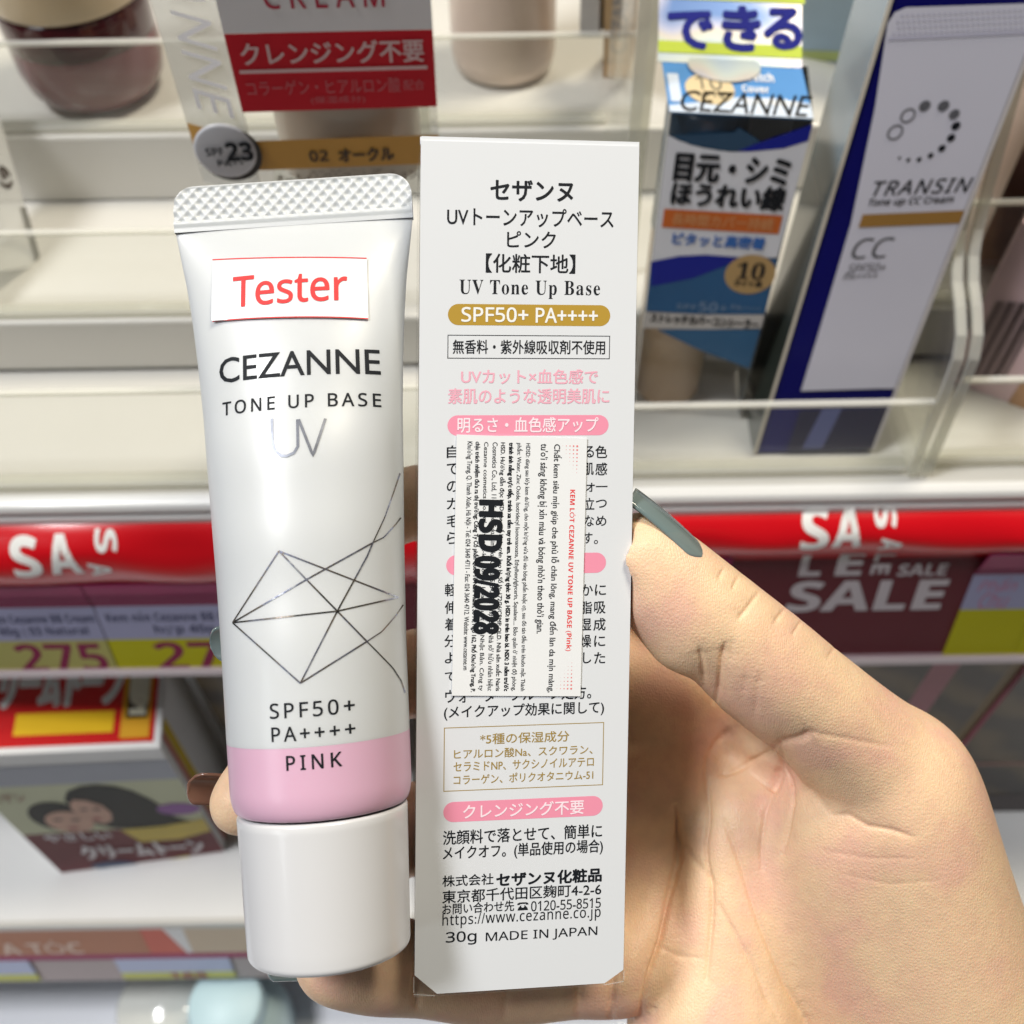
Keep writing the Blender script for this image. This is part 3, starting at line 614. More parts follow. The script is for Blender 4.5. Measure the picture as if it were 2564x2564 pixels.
def concealer(label, d0):
    f = Face.px([(1677,280),(2037,298),(1852,1040),(1583,1020)], d0); th = .033
    t = thing('concealer_pack', tuple(f.at(.5, 0)), label, 'concealer pack', 'blue concealer packs')
    m = MB(); m.slab(f, .0005, 0, 0); m.build('case_front', M['film'], t)
    bk = Face(f.at(0,0,-th), f.E1, f.E2); m = MB(); m.slab(bk, .0005, 0, 0); m.build('case_back', M['packwhite'], t)
    rs = Face(f.at(1,0,0), f.at(1,0,-th)-f.at(1,0,0), f.E2); m = MB(); m.slab(rs, .0005, 0, 0); m.build('case_side', mat('dark_grey_side', (.07,.085,.085), .3, coat=.5, var=.25, vscale=40), t)
    ls = Face(f.at(0,0,-th), f.at(0,0,0)-f.at(0,0,-th), f.E2); m = MB(); m.slab(ls, .0005, 0, 0); m.build('case_side', M['milky'], t)
    # body and cap of the tube inside
    cx = f.at(.30,0,-.0160); up = f.E2/f.H; e1 = f.E1/f.W; nn = np.cross(e1, up)
    def cyl(r, a, b, nm, mt, rr=None):
        m = MB(); ring = lambda q, R: [cx+up*q+e1*R*math.cos(k)+nn*R*math.sin(k) for k in np.linspace(0, 6.28318, 36, endpoint=False)]
        m.grid([ring(a, .001), ring(a, r), ring(b-.002, rr or r), ring(b, (rr or r)*.9), ring(b, .001)], closed=True); return m.build(nm, mt, t, smooth=True)
    cyl(.0145, .0015, f.H*.60, 'tube_body', M['bodybeige']); cyl(.0150, f.H*.61, f.H*.985, 'tube_cap', M['capblue'], .0145)
    P = lambda fn, nm, mt: prt(f, fn, nm, mt, t)
    def uvp(*q): return [tuple(f.uv(x, y)[:2]) for x, y in q]
    P(lambda p: p.poly(uvp((1673,337),(1700,352),(1760,370),(1830,380),(1900,378),(1960,368),(2027,345),(1946,645),(1850,645),(1768,638),(1701,641),(1632,655)),1e-4), 'white_print', M['packwhite'])
    P(lambda p: p.poly(uvp((1840,378),(1872,379),(1962,371),(2024,352),(2035,310),(1962,336),(1885,362)),2e-4), 'blue_arc', M['navy'])
    P(lambda p: p.poly(uvp((1674,338),(1730,362),(1800,376),(1845,379),(1905,353),(1850,318),(1838,330),(1760,335)),2e-4), 'teal_arc', M['capblue'])
    P(lambda p: p.poly(uvp((1630,654),(1701,640),(1768,637),(1849,643),(1946,648),(1914,786),(1768,786),(1617,779)),2e-4), 'teal_print', M['teal'])
    P(lambda p: p.poly(uvp((1630,654),(1701,640),(1768,637),(1849,643),(1815,665),(1734,696),(1630,716)),3e-4), 'blue_wave', M['navy'])
    P(lambda p: p.poly(uvp((1617,780),(1768,787),(1914,787),(1906,820),(1760,823),(1608,820)),3e-4), 'name_band', mat('warm_white_band', (.60,.57,.55), .45))
    P(lambda p: p.poly(uvp((1644,824),(1904,824),(1876,922),(1748,874)),2e-4), 'teal_foot', mat('teal_foot_print', (.02,.12,.27), .4, var=.12, vscale=40))
    o0 = f.uv(1663,523); o1 = f.uv(1955,560)
    P(lambda p: p.rect(o0[0],o1[0],f.uv(1810,577)[1],f.uv(1810,530)[1],3e-4), 'orange_band', M['orange'])
    c = f.uv(1878,686); P(lambda p: p.ellipse(c[0],c[1],abs(f.uv(1943,686)[0]-f.uv(1815,686)[0])/2,abs(f.uv(1879,636)[1]-f.uv(1879,735)[1])/2,4e-4), 'shade_oval', M['tanoval'])
    P(lambda p: [p.ptext('目元・シミ',1690,1976,424,66,bold=.045,h=4e-4), p.ptext('ほうれい線',1682,1966,490,58,bold=.045,h=4e-4), p.ptext('10',1845,1915,676,42,style='serif',h=6e-4), p.ptext('ライト系',1838,1908,708,14,bold=.05,h=6e-4), p.ptext('ストレッチカバーコンシーラー',1628,1900,802,22,bold=.04,h=5e-4)], 'front_lettering', M['ink'])
    P(lambda p: [p.ptext('CEZANNE',1704,2030,255,52,h=9e-4,bold=.012,shear=.1)], 'name_lettering', mat('dark_bronze_ink', (.035,.025,.012), .4))
    P(lambda p: [p.ptext('長時間カバー持続',1682,1938,553,30,bold=.02,h=5e-4)], 'claim_lettering', mat('pale_orange_ink', (.75,.33,.12), .45))
    P(lambda p: [p.ptext('ピタッと高密着',1684,1916,602,30,bold=.04,h=4e-4)], 'blue_lettering', mat('blue_ink', (.03,.15,.50), .45))
    P(lambda p: [p.ptext('50+',1750,1822,768,27,style='bold',h=4e-4), p.ptext('SPF',1694,1745,766,13,style='bold',h=4e-4), p.ptext('PA++++',1830,1906,769,12,style='bold',h=4e-4)], 'spf_lettering', mat('pale_blue_ink', (.16,.26,.42), .45))
    # sloping top of the case and hang card
    tf = Face.px([(1657,142),(2003,150),(2037,297),(1678,279)], np.linalg.norm((f.at(0,1)-CP))*.0+np.dot(f.at(0,1)-CP, -CR[:,2])*.955)
    tf = Face(f.at(0,1,0), f.E1, (tf.at(0,1)-tf.at(0,0)))
    m = MB(); m.slab(tf, .0005, 0, 0); m.build('case_top', M['sky'], t)
    prt(tf, lambda p: [p.poly([(.0,0),(.0,.12),(.25,.22),(.5,.34),(.75,.36),(1,.28),(1,0)],2e-4), p.rect(.02,.10,.2,.75,2e-4)], 'top_white_print', mat('pale_blue_white', (.60,.68,.80), .4, var=.1, vscale=60), t)
    prt(tf, lambda p: p.ellipse(.31,.47,.175,.30,4e-4), 'top_oval', M['cream'], t)
    prt(tf, lambda p: [p.text('10',.22,.40,.45,.72,style='sans',h=6e-4), p.text('ライト系',.22,.41,.28,.38,h=6e-4)], 'top_number', mat('grey_olive_ink', (.12,.11,.08), .5), t)
    prt(tf, lambda p: [p.text('Stretch',.54,.78,.66,.84,style='bold',h=4e-4), p.text('Cover',.54,.73,.44,.58,style='bold',h=4e-4), p.text('Concealer',.55,.92,.20,.34,style='bold',h=4e-4)], 'top_lettering', M['whiteink'], t)
    cd = Face.px([(1652,-110),(2012,-110),(2012,138),(1648,140)], np.dot(tf.at(0,1)-CP, -CR[:,2])*.96)
    cd = Face(tf.at(-.03,.98,.0002), f.E1*1.03, cd.E2/cd.H*cd.H)
    m = MB(); m.slab(cd, .0005, 0, 0); m.build('hang_card', M['holo'], t)
    V = lambda y: cd.uv(1830, y)[1]
    prt(cd, lambda p: [p.rect(0,1,V(139),V(109),2e-4)], 'lime_band', M['lime'], t)
    prt(cd, lambda p: [p.rect(.03,1.02,V(3),V(-16),2e-4)], 'lime_band', M['lime'], t)
    prt(cd, lambda p: [p.ptext('で',1675,1782,76,90,bold=.05,h=4e-4), p.ptext('き',1812,1900,73,106,bold=.05,h=4e-4), p.ptext('る',1916,2004,73,98,bold=.05,h=4e-4)], 'claim_lettering', M['inkblue'], t)
    so = f.W*.26; sc_ = tf.at(.44,.93,.0008)
    m = MB(); m.poly([sc_+tf.E1/tf.W*so*math.cos(a)+tf.E2/tf.H*so*.62*math.sin(a) for a in np.linspace(0,6.28318,40,endpoint=False)]); m.build('hologram_sticker', M['holo'], t)
    return t
def holo():
    m = bpy.data.materials.new('hologram_foil'); m.use_nodes = True; N, L = nodes(m); b = N['Principled BSDF']
    b.inputs['Roughness'].default_value = .3; b.inputs['Metallic'].default_value = .25
    tc = N.new('ShaderNodeTexCoord'); nz = N.new('ShaderNodeTexNoise'); nz.inputs['Scale'].default_value = 38; nz.inputs['Detail'].default_value = 1
    r = N.new('ShaderNodeValToRGB'); e = r.color_ramp.elements; e[0].position = .32; e[0].color = (.10,.20,.46,1); e[1].position = .70; e[1].color = (.30,.42,.62,1)
    for p_, c_ in ((.42,(.42,.44,.60,1)),(.5,(.58,.53,.47,1)),(.56,(.52,.57,.53,1))): x = e.new(p_); x.color = c_
    L.new(tc.outputs['Object'], nz.inputs['Vector']); L.new(nz.outputs['Fac'], r.inputs[0]); L.new(r.outputs[0], b.inputs['Base Color']); return m
M['holo'] = holo()
cp_ = concealer('blue and white concealer pack with a hang card, left of the navy carton', .3365)
fk = Face.px([(2010,-70),(2290,-70),(2150,560),(1960,540)], .45)
hk_ = thing('hang_card', tuple(fk.at(.5, 0)), 'pale blue glossy card pack standing behind the concealer pack', 'card')
m = MB(); m.slab(fk, .0012, 0, 0); m.build('card', mat('pale_blue_card', (.30,.43,.55), .35, coat=.3, var=.5, vscale=14), hk_)
prt(fk, lambda p: p.rect(0,1,.72,.755,2e-4), 'lime_band', mat('pale_lime_print', (.46,.56,.20), .45), hk_)

# navy carton with the picture of a pale tube
f = Face.px([(2230,0),(2640,-20),(2190,1125),(1890,1135)], .319)
f = Face(f.O, f.E1, f.E2*1.06)
t = thing('cosmetic_box', tuple(f.at(.5, 0)), 'tall navy carton showing a pale lilac tube, leaning in the tray', 'cosmetic box')
M['navycarton'] = mat('navy_carton', (.0035,.0035,.125), .35, spec=.3, var=.1)
m = MB(); m.slab(f, .034, 0, -.0003); m.build('carton', M['navycarton'], t)
def sidemat():  # reflected surroundings painted into the colour, dark foot to pale blue top
    m = mat('side_reflection_ramp', (.06,.075,.075), .25, coat=.8, var=.3, vscale=30); N, L = nodes(m); b = N['Principled BSDF']
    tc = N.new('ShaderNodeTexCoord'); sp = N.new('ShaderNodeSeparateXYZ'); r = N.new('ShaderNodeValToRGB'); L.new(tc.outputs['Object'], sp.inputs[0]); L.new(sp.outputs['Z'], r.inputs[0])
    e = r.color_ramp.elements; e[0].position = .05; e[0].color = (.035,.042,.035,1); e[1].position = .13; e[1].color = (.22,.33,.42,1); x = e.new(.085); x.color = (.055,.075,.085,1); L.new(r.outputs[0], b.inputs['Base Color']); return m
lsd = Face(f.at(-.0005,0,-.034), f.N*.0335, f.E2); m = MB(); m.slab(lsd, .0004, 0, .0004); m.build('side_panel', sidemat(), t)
ed = MB(); q = [f.at(-.012,0,.0), f.at(.012,0,.0), f.at(.012,1,.0), f.at(-.012,1,.0)]; ed.prism(q, f.N*.0006); ed.build('card_edge', mat('cream_card_edge', (.66,.60,.50), .5), t)
prt(f, lambda p: p.rect(.97,1,0,1,2e-4), 'card_edge', mat('white_card_edge', (.66,.62,.62), .5), t)
M['lilac'] = mat('lilac_tube_print', (.70,.69,.78), .4, coat=.2, var=.05, vscale=18); M['lilacd'] = mat('lilac_crimp_print', (.56,.55,.67), .4)
def U(x, y): return tuple(f.uv(x, y)[:2])
prt(f, lambda p: p.poly([U(2222,58), U(2240,30), U(2268,18), (.965,f.uv(2500,12)[1]), (.965,f.uv(2300,970)[1]), U(2200,972), U(2005,978), U(2050,830), U(2130,560), U(2190,270)], 3e-4), 'printed_tube', M['lilac'], t)
prt(f, lambda p: [p.rect(f.uv(2222,70)[0]+.02,.96,f.uv(2400,92)[1],f.uv(2400,84)[1],5e-4)], 'printed_seam', M['lilacd'], t)
def crimp(p):
    u0 = f.uv(2232,60)[0]+.03
    for i in range(26):
        for j in range(4): p.ellipse(u0+(.94-u0)*(i+.5*(j%2))/26, f.uv(2400,76-j*15)[1], .008, .0022, 5e-4, 8)
prt(f, crimp, 'printed_crimp', M['lilacd'], t)
prt(f, lambda p: p.rect(.26,.96,.005,.115,3e-4), 'printed_cap', mat('printed_navy_cap', (.003,.003,.045), .3), t)
prt(f, lambda p: [p.poly([(.38,.01),(.55,.01),(.60,.118),(.44,.118)],5e-4)], 'cap_gloss', mat('cap_gloss_print', (.10,.12,.30), .4), t)
dots = [(2355,312,13,0),(2240,330,17,.75),(2272,288,16,.4)]
ring = [(2314,264,14,.12),(2361,264,14,.25),(2388,285,13,.12),(2392,314,11,.01),(2380,344,10,.01),(2357,370,9,.01),(2329,388,7,.01),(2300,398,6,.01),(2273,399,5,.02),(2251,394,3.5,.08)]
dk = Print(f); gr = Print(f)
for x, y, r, c_ in ring:
    ru = abs(f.uv(x+r, y)[0]-f.uv(x-r, y)[0])/2; rv = abs(f.uv(x, y+r)[1]-f.uv(x, y-r)[1])/2; u_ = U(x, y)
    (dk if c_ < .1 else gr).ellipse(u_[0], u_[1], ru, rv*.95, 5e-4)
for x, y, r, c_ in dots[1:]:
    ru = abs(f.uv(x+r, y)[0]-f.uv(x-r, y)[0])/2; rv = abs(f.uv(x, y+r)[1]-f.uv(x, y-r)[1])/2; u_ = U(x, y)
    a = np.linspace(0, 6.28318, 30); gr.stroke(np.stack([u_[0]+ru*np.cos(a), u_[1]+rv*np.sin(a)], 1), .0006, 5e-4)
dk.build('dark_dots', M['ink'], t); gr.build('grey_dots', mat('silver_dots', (.17,.17,.19), .3, metal=.3), t)
prt(f, lambda p: [p.ptext('TRANSIN',2186,2428,466,36,style='sans',bold=.015,shear=.15,track=1.15,h=5e-4), p.ptext('Tone up CC Cream',2174,2384,504,22,style='sans',bold=.02,shear=.1,h=5e-4)], 'name_lettering', M['ink'], t)
prt(f, lambda p: [p.rect(f.uv(2155,548)[0],.965,f.uv(2300,562)[1],f.uv(2300,530)[1],5e-4)], 'ochre_band', mat('ochre_band', (.36,.19,.045), .4), t)
prt(f, lambda p: [p.text('CC',U(2135,620)[0],U(2232,620)[0],f.uv(2190,645)[1],f.uv(2190,594)[1],style='sans',shear=.15,h=5e-4), p.ptext('SPF50+',2122,2216,670,22,style='sans',shear=.15,h=5e-4), p.ptext('PA++++',2112,2196,690,16,style='sans',shear=.15,h=5e-4)], 'spec_lettering', mat('grey_ink', (.10,.10,.11), .4), t)

# far right: carton with brown hair picture on the middle step, pink box with barcode in the low tray
f = Face((.2077, .362, zz(-.3025)), (.17, 0, 0), (0, 0, .17))
t = thing('cosmetic_box', tuple(f.at(.5, 0)), 'carton with a picture of brown curls behind the navy carton', 'cosmetic box')
m = MB(); m.slab(f, .04, 0, -.0003); m.build('carton', mat('rose_beige_carton', (.50,.36,.28), .4), t)
M['curls'] = hairmat('brown_curls_print', (.075,.03,.014), (.33,.20,.09), 11, 9)
prt(f, lambda p: p.rect(0,1,.02,1,2e-4), 'hair_picture', M['curls'], t)
prt(f, lambda p: p.poly([(.20,.80),(.26,.98),(.5,.98),(.5,.70),(.28,.70)],4e-4), 'printed_face', M['facep'], t)
prt(f, lambda p: p.ellipse(.31,.82,.055,.05,6e-4), 'printed_lips', mat('printed_lips', (.32,.06,.07), .4), t)
f = Face.px([(2560,560),(2900,560),(2520,1180),(2265,1150)], .40)
t = thing('cosmetic_box', tuple(f.at(.5, 0)), 'pale pink box with a barcode, lying in the tray at the right edge', 'cosmetic box')
m = MB(); m.slab(f, .045, 0, -.0003); m.build('carton', mat('pale_pink_carton', (.70,.50,.53), .4, coat=.2, var=.08), t)
sd = Face(f.at(0,0,-.045), f.at(0,0,0)-f.at(0,0,-.045), f.E2)
prt(f, lambda p: p.poly([(.62,0),(1,0),(1,1),(.75,1)],2e-4), 'photo_panel', mat('bronze_photo', (.42,.22,.10), .4, var=.35, vscale=110), t)
bars = Print(f)
bq = Face.px([(2498,690),(2560,760),(2470,950),(2405,880)], .40)
for k in range(22):
    w_ = .012+.02*((k*7919) % 5)/5
    u_ = .10+.42*k/22
    bars.rect(u_, u_+w_*.42, .40, .72, 3e-4)
bars.build('barcode', M['ink'], t)

# ------------------------------------------------------------------ the boxed product held in the hand
fb = Face.px([(1053,337),(1602,352),(1561,2462),(1037,2495)], .17)
TH = .0265
M['card'] = mat('satin_white_card', (.735,.755,.785), .38, coat=.25, coatr=.2, var=.012, vscale=30)
M['cardside'] = mat('greyish_side_card', (.62,.62,.60), .4, coat=.4, var=.05)
box = thing('cosmetic_box', tuple(fb.at(.5, 0, -TH/2)), 'white boxed skin cream with Japanese print, held upright by the thumb', 'cosmetic box')
def bq_(px, py): return fb.uv(px, py)[:2]
cl1, cl2, cr1, cr2 = bq_(1038,2442), bq_(1094,2491), bq_(1514,2466), bq_(1561,2428)
outl = [(.0015,cl1[1]), (cl2[0],.0015), (cr2[0]-(1-cr1[0]) if False else cr1[0],.0015), (.9985,cr2[1]), (.9985,.9935), (.0015,.9935)]
P3 = np.array([fb.at(u, v, 0) for u, v in outl])
m = MB(); m.prism(P3, -fb.N*.0005); m.build('front_card', M['card'], box)
m = MB(); P4 = np.array([fb.at(.5+(u-.5)*.985, v, -.0007) for u, v in outl]); m.prism(P4, -fb.N*(TH-.001)); m.build('inner_carton', M['cardside'], box)
m = MB(); m.slab(Face(fb.at(-.001,.992,0), fb.E1*1.0, fb.E2*.008), .0009, 0, -.0011); m.slab(Face(fb.at(.004,.9938,0), fb.E1*.996, fb.E2*.0052), .0004, 0, -.0003); m.build('top_fold', M['card'], box)
M['case'] = clear('case_film', (.97,.965,.96), gloss=.9, milky=.05, rough=.06)
cs = Face(fb.at(-.003,-.002,0), fb.E1*1.006, fb.E2*.995)
m = MB()
for a, b in (((0,0),(1,0)), ((1,0),(1,1)), ((0,1),(0,0))):
    m.poly([cs.at(*a, -.0002), cs.at(*b, -.0002), cs.at(*b, -TH-.0004), cs.at(*a, -TH-.0004)])
m.build('clear_case', M['case'], box)
m = MB()                                     # thin bright seams of the clear corners at the foot
for s_, k in ((0, cl1[1]), (1, cr2[1])):
    q = [cs.at(s_, k, 0), cs.at(s_, .004, 0), cs.at(.105 if s_ == 0 else .905, .001, 0)]
    p = Print(cs); p.stroke([(s_*.998+.001, k), (s_*.998+.001, .006)], .00016, -1e-4); p.stroke([(s_*.998+.001, .004), (.10 if s_ == 0 else .90, .001)], .00016, -1e-4); m.v += p.mb.v; m.f += [tuple(i+m.n for i in f) for f in p.mb.f]; m.m += p.mb.m; m.n += p.mb.n
m.build('case_seam', clear('seam_film', (.95,.94,.92), milky=.30, rough=.1), box)

ink = Print(fb)
for a in [('UVトーンアップベース',1120,1536,545,46),('ピンク',1270,1391,600,41),
          ('無香料・紫外線吸収剤不使用',1134,1514.6,869,35),
          ('自',1119,1148,1131,31),('で',1119,1148,1174,28),('の',1119,1148,1218,27),('カ',1119,1148,1261,28),('毛',1119,1148,1304,31),('ら',1119,1146,1347,29),
          ('る',1465,1487,1131,28),('色',1491,1520,1131,31),('肌',1464,1486,1174,30),('感',1491,1520,1174,31),('ォ',1468,1489,1220,22),('ー',1492,1521,1218,3),('立',1464,1488,1261,29),('つ',1492,1519,1261,20),('な',1464,1487,1304,27),('め',1492,1518,1304,25),('す',1462,1483,1347,27),('。',1487,1497,1357,10),
          ('軽',1114,1143,1477,31),('伸',1114,1143,1521,31),('着',1114,1142,1563,31),('分',1113,1142,1605,30),('よ',1114,1140,1647,27),('て',1114,1141,1694,23),
          ('か',1455,1484,1477,28),('に',1490,1517,1477,27),('脂',1453,1482,1521,31),('吸',1488,1516,1521,30),('湿',1452,1480,1563,30),('成',1486,1516,1563,31),('燥',1452,1480,1605,31),('に',1488,1515,1605,27),('し',1460,1480,1647,27),('た',1488,1515,1647,28),
          ('ウォータープルーフ処方。',1115,1480,1738,34),('(メイクアップ効果に関して)',1112,1512,1779,36),
          ('洗顔料で落とせて、簡単に',1109.6,1507,2088.7,35),('メイクオフ。(単品使用の場合)',1109.6,1509,2129.3,38),
          ('株式会社',1108,1235.5,2203.4,28),('東京都千代田区麹町4-2-6',1108,1505,2235.6,32),('お問い合わせ先',1108,1287,2272,27)]:
    ink.ptext(*a, bold=.012)
ink.ptext('【化粧下地】',1217,1440,660,47,bold=.014)
ink.ptext('セザンヌ',1229,1434,478,51,bold=.026)
ink.ptext('セザンヌ化粧品',1243.7,1505.4,2196.5,33,bold=.04)
ink.ptext('UV Tone Up Base',1150.5,1502,725,45,style='serifthin',bold=.006,track=1.12)
ink.ptext('0120-55-8515',1330,1504,2264.5,25,style='sans',bold=.01)
ink.ptext('https://www.cezanne.co.jp',1108,1503.5,2296.5,37,style='sans',bold=.004,track=1.1)
ink.ptext('30g',1116.7,1192.6,2349,34,style='sans',bold=.012)
ink.ptext('MADE IN JAPAN',1216.6,1495.2,2340.6,27,style='sans',bold=.008)
# telephone mark
tc_ = bq_(1309,2269); sx_, sy_ = 14/525., 11/2130.
def TP(pts): ink.poly([(tc_[0]+x*sx_, tc_[1]+y*sy_) for x, y in pts], 3e-5)
TP([(-.95,-.95),(.95,-.95),(.80,-.35),(.35,.25),(-.35,.25),(-.80,-.35)]); TP([(-1.02,.35),(-.95,.70),(-.6,.92),(.6,.92),(.95,.70),(1.02,.35),(.55,.35),(.5,.55),(-.5,.55),(-.55,.35)])
l, r, t_, b_ = bq_(1120.5,869)[0], bq_(1527,869)[0], bq_(1323,839.5)[1], bq_(1323,898.5)[1]
ink.frame(l, r, b_, t_, .00013)
ink.build('printed_lettering', M['ink'], box)
wt = Print(fb); c_ = bq_(1309,2266); wt.ellipse(c_[0], c_[1]-.0012, .0075, .0019, 5e-5); wt.build('telephone_dial', M['card'], box)
def pill(name, x0, x1, yc, hp, mt):
    p = Print(fb); p.pill(bq_(x0,yc)[0], bq_(x1,yc)[0], bq_((x0+x1)/2,yc+hp/2)[1], bq_((x0+x1)/2,yc-hp/2)[1]); return p.build(name, mt, box)
pg = pill('spf_badge', 1121.5, 1528, 789, 53, M['gold'])
p = Print(fb); p.ptext('SPF50+',1156,1322,788,36,style='sans',bold=.024,h=6e-5); p.ptext('PA++++',1342,1496,790,36,style='sans',bold=.024,h=6e-5); p.build('lettering', M['whiteink'], pg)
ORI[pg.name] = ORI[box.name]
p1_ = pill('claim_banner', 1120.4, 1523.7, 1065, 51, M['pink']); p = Print(fb); p.ptext('明るさ・血色感アップ',1146,1498,1064,38,bold=.015,h=6e-5); p.build('lettering', M['pinkwhite'], p1_)
p2_ = pill('claim_banner', 1117.3, 1517.3, 1412, 51, M['pink'])
p3_ = pill('claim_banner', 1110, 1509, 2025.5, 50, M['pink']); p = Print(fb); p.ptext('クレンジング不要',1160,1461.7,2026.4,35,bold=.015,h=6e-5); p.build('lettering', M['pinkwhite'], p3_)
p = Print(fb); p.ptext('UVカット×血色感で',1155,1497,943,36,bold=.02); p.ptext('素肌のような透明美肌に',1122.6,1525,992,38,bold=.02); p.build('pink_lettering', M['pinktext'], box)
p = Print(fb); l, r, t_, b_ = bq_(1111,1894)[0], bq_(1511,1894)[0], bq_(1311,1815)[1], bq_(1311,1974)[1]; p.frame(l, r, b_, t_, .00014); fr_ = p.build('ingredient_frame', M['goldline'], box)
p = Print(fb)
for a in (('*5種の保湿成分',1202.3,1425,1846.7,27),('ヒアルロン酸Na、スクワラン、',1137,1483.5,1882.3,24),('セラミドNP、サクシノイルアテロ',1136,1486.4,1913.3,24),('コラーゲン、ポリクオタニウム-51',1136,1485,1945.8,24)): p.ptext(*a, bold=.008)
p.build('lettering', M['goldline'], fr_)
# faint small print on the left side
ls = Face(fb.at(-.0032,0,-TH), fb.N*TH, fb.E2)
p = Print(ls)
for k, (a, b) in enumerate(((.36,.62),(.30,.58))): p.text('CEZANNE UV Tone Up Base SPF50+ PA++++ MADE IN JAPAN', .60+k*.16, .66+k*.16, a, b, rot=-90, h=2e-5)
p.build('side_lettering', M['ink'], box)

# import sticker
c4 = [bq_(1144,1089.4), bq_(1468.3,1096.9), bq_(1452.7,1742.5), bq_(1131,1741)]
W4 = [fb.at(u, v, .00028) for u, v in c4]
st = Face(W4[3], W4[2]-W4[3], ((W4[0]-W4[3])+(W4[1]-W4[2]))/2)
m = MB(); m.slab(st, .00016, 0, 0); stk = m.build('import_sticker', mat('white_sticker', (.84,.85,.86), .4, coat=.3, coatr=.15, var=.01), box)
p = Print(st)
def line(txt, s_, v_a, v_b, w, style='', bold=0):
    p.text(txt, s_-w/2, s_+w/2, 1-v_b, 1-v_a, style=style, bold=bold, rot=-90, h=2e-5)
line('Chất kem siêu mịn giúp che phủ lỗ chân lông, mang đến làn da mịn màng,', .770, .025, .985, .074, bold=.012)
line('tươi sáng không bị xỉn màu và bóng nhờn theo thời gian.', .665, .025, .755, .074, bold=.012)
for tx, s_, b_, bo in (('HDSD: dùng sau lớp kem dưỡng, cho một lượng vừa đủ vào bông phấn hoặc cọ, sau đó tán đều trên khuôn mặt. Thành', .547, .98, .01),
    ('phần: Water, Zinc Oxide, Isotridecyl Isononanoate, Ethylhexylglycerin, Squalane.... Bảo quản ở nhiệt độ phòng,', .480, .98, .01),
    ('tránh ánh nắng trực tiếp, tránh xa tầm tay trẻ em. Khối lượng tịnh: 30 g. HSD: in trên bao bì. NSX: 3 năm trước', .418, .98, .045),
    ('HSD. Hướng dẫn đọc HSD: theo số lô: in trên bao bì. Số lô: 172/26/CBMP-QLD. Nhà sản xuất: Naris', .354, .98, .02),
    ('Cosmetics Co., Ltd, 11-17, Ebie, Fukushima-ku, Osaka, 553-0001, Nhật Bản. Nhà sở hữu nhãn hiệu:', .290, .98, .01),
    ('Cezanne cosmetics Co.,Ltd. Chiyoda-ku, Tokyo, Japan. Xuất xứ: Nhật Bản. Công ty', .226, .98, .01),
    ('chịu trách nhiệm đưa ra thị trường: Công Ty Cổ phần Quốc Tế Nam Thành, Số 70, Ngõ 162, Phố Khương Trung, P.', .162, .985, .03),
    ('Khương Trung, Q. Thanh Xuân, Hà Nội - Tel: 024 3640 4711 - Fax: 024 3640 4712. Website: www.cezanne.vn', .098, .90, .01)):
    line(tx, s_, .025, b_, .052, bold=bo)
p.build('small_print', M['ink'], stk)
p = Print(st); p.text('HSD', .185, .358, 1-.440, 1-.247, style='bold', bold=.042, rot=-90, h=6e-5); p.text('09/2028', .160, .345, 1-.757, 1-.462, style='bold', bold=.042, rot=-90, h=6e-5); p.build('date_stamp', M['ink'], stk)
p = Print(st); p.text('KEM LÓT CEZANNE UV TONE UP BASE (Pink)', .868, .925, 1-.823, 1-.197, style='bold', rot=-90, h=3e-5); p.build('title_lettering', M['redink'], stk)
p = Print(st)
for i in range(5):
    for j in range(8):
        k = max(0, 1-(i*.19+j*.10))
        if k > .08:
            p.ellipse(.925-i*.028, 1-.030-j*.0145, .0082*k, .0040*k, 3e-5, 8); p.ellipse(.925-i*.028, .030+j*.0145, .0082*k, .0040*k, 3e-5, 8)
p.build('dot_pattern', mat('soft_red_ink', (.80,.22,.22), .5), stk)

# ------------------------------------------------------------------ the tester tube
dT, dB = .1805, .1705
T0 = cam3(737, 567, dT); B0 = cam3(827, 2378, dB)
AX = T0-B0; LT = np.linalg.norm(AX); AX /= LT
toC = -CR[:, 2]*-1; ex = np.cross(AX, CR[:, 2]); ex /= np.linalg.norm(ex); ez = np.cross(ex, AX)   # ez towards the camera
if ez @ (CP-B0) < 0: ez = -ez; ex = -ex
def tube_y(px, py): return float((at_plane(px, py, B0, ez)-B0) @ AX)
rows = [(737,567,297),(741,640,286),(746,709,275),(752,800,265),(758,908,256),(763,1040,248),(769.6,1199,242),(780,1400,234),(788,1604,228),(800,1800,225.5),(806,1950,223.5)]
ry = []; ra = []
for x, y, w in rows:
    yy = tube_y(x, y); d = dB+(dT-dB)*yy/LT; ry.append(yy); ra.append(w/F*d)
ry = np.array(ry[::-1]); ra = np.array(ra[::-1])
yE = ry[0]; yTop = ry[-1]
r0 = ra[0]
def aw(y): return np.interp(y, ry, ra)
def bw(y):
    t = np.clip((yTop-y)/(yTop-yE), 0, 1); return .0006+(r0-.0006)*(1-(1-t)**2.0)**.85+np.sin(t*math.pi)*(.00022*np.sin(y*170+1.0)+.00012*np.sin(y*390+.4))
class TubeSurf:
    W = H = 1.0
    def at(s, u, v, h=0.0):
        u = np.asarray(u, float); v = np.asarray(v, float); h = np.asarray(h, float)
        q = np.clip(1-(u/aw(v))**2, 0, None); z = bw(v)*np.sqrt(q)
        return B0 + u[..., None]*ex + v[..., None]*AX + (z+h)[..., None]*ez
    def uv(s, px, py):
        z = .012
        for _ in range(12):
            q = at_plane(px, py, B0+ez*z, ez)-B0; x, y = q @ ex, q @ AX
            z = float(bw(y)*math.sqrt(max(0, 1-(x/aw(y))**2)))
        return np.array([x, y, 0])
ts = TubeSurf()
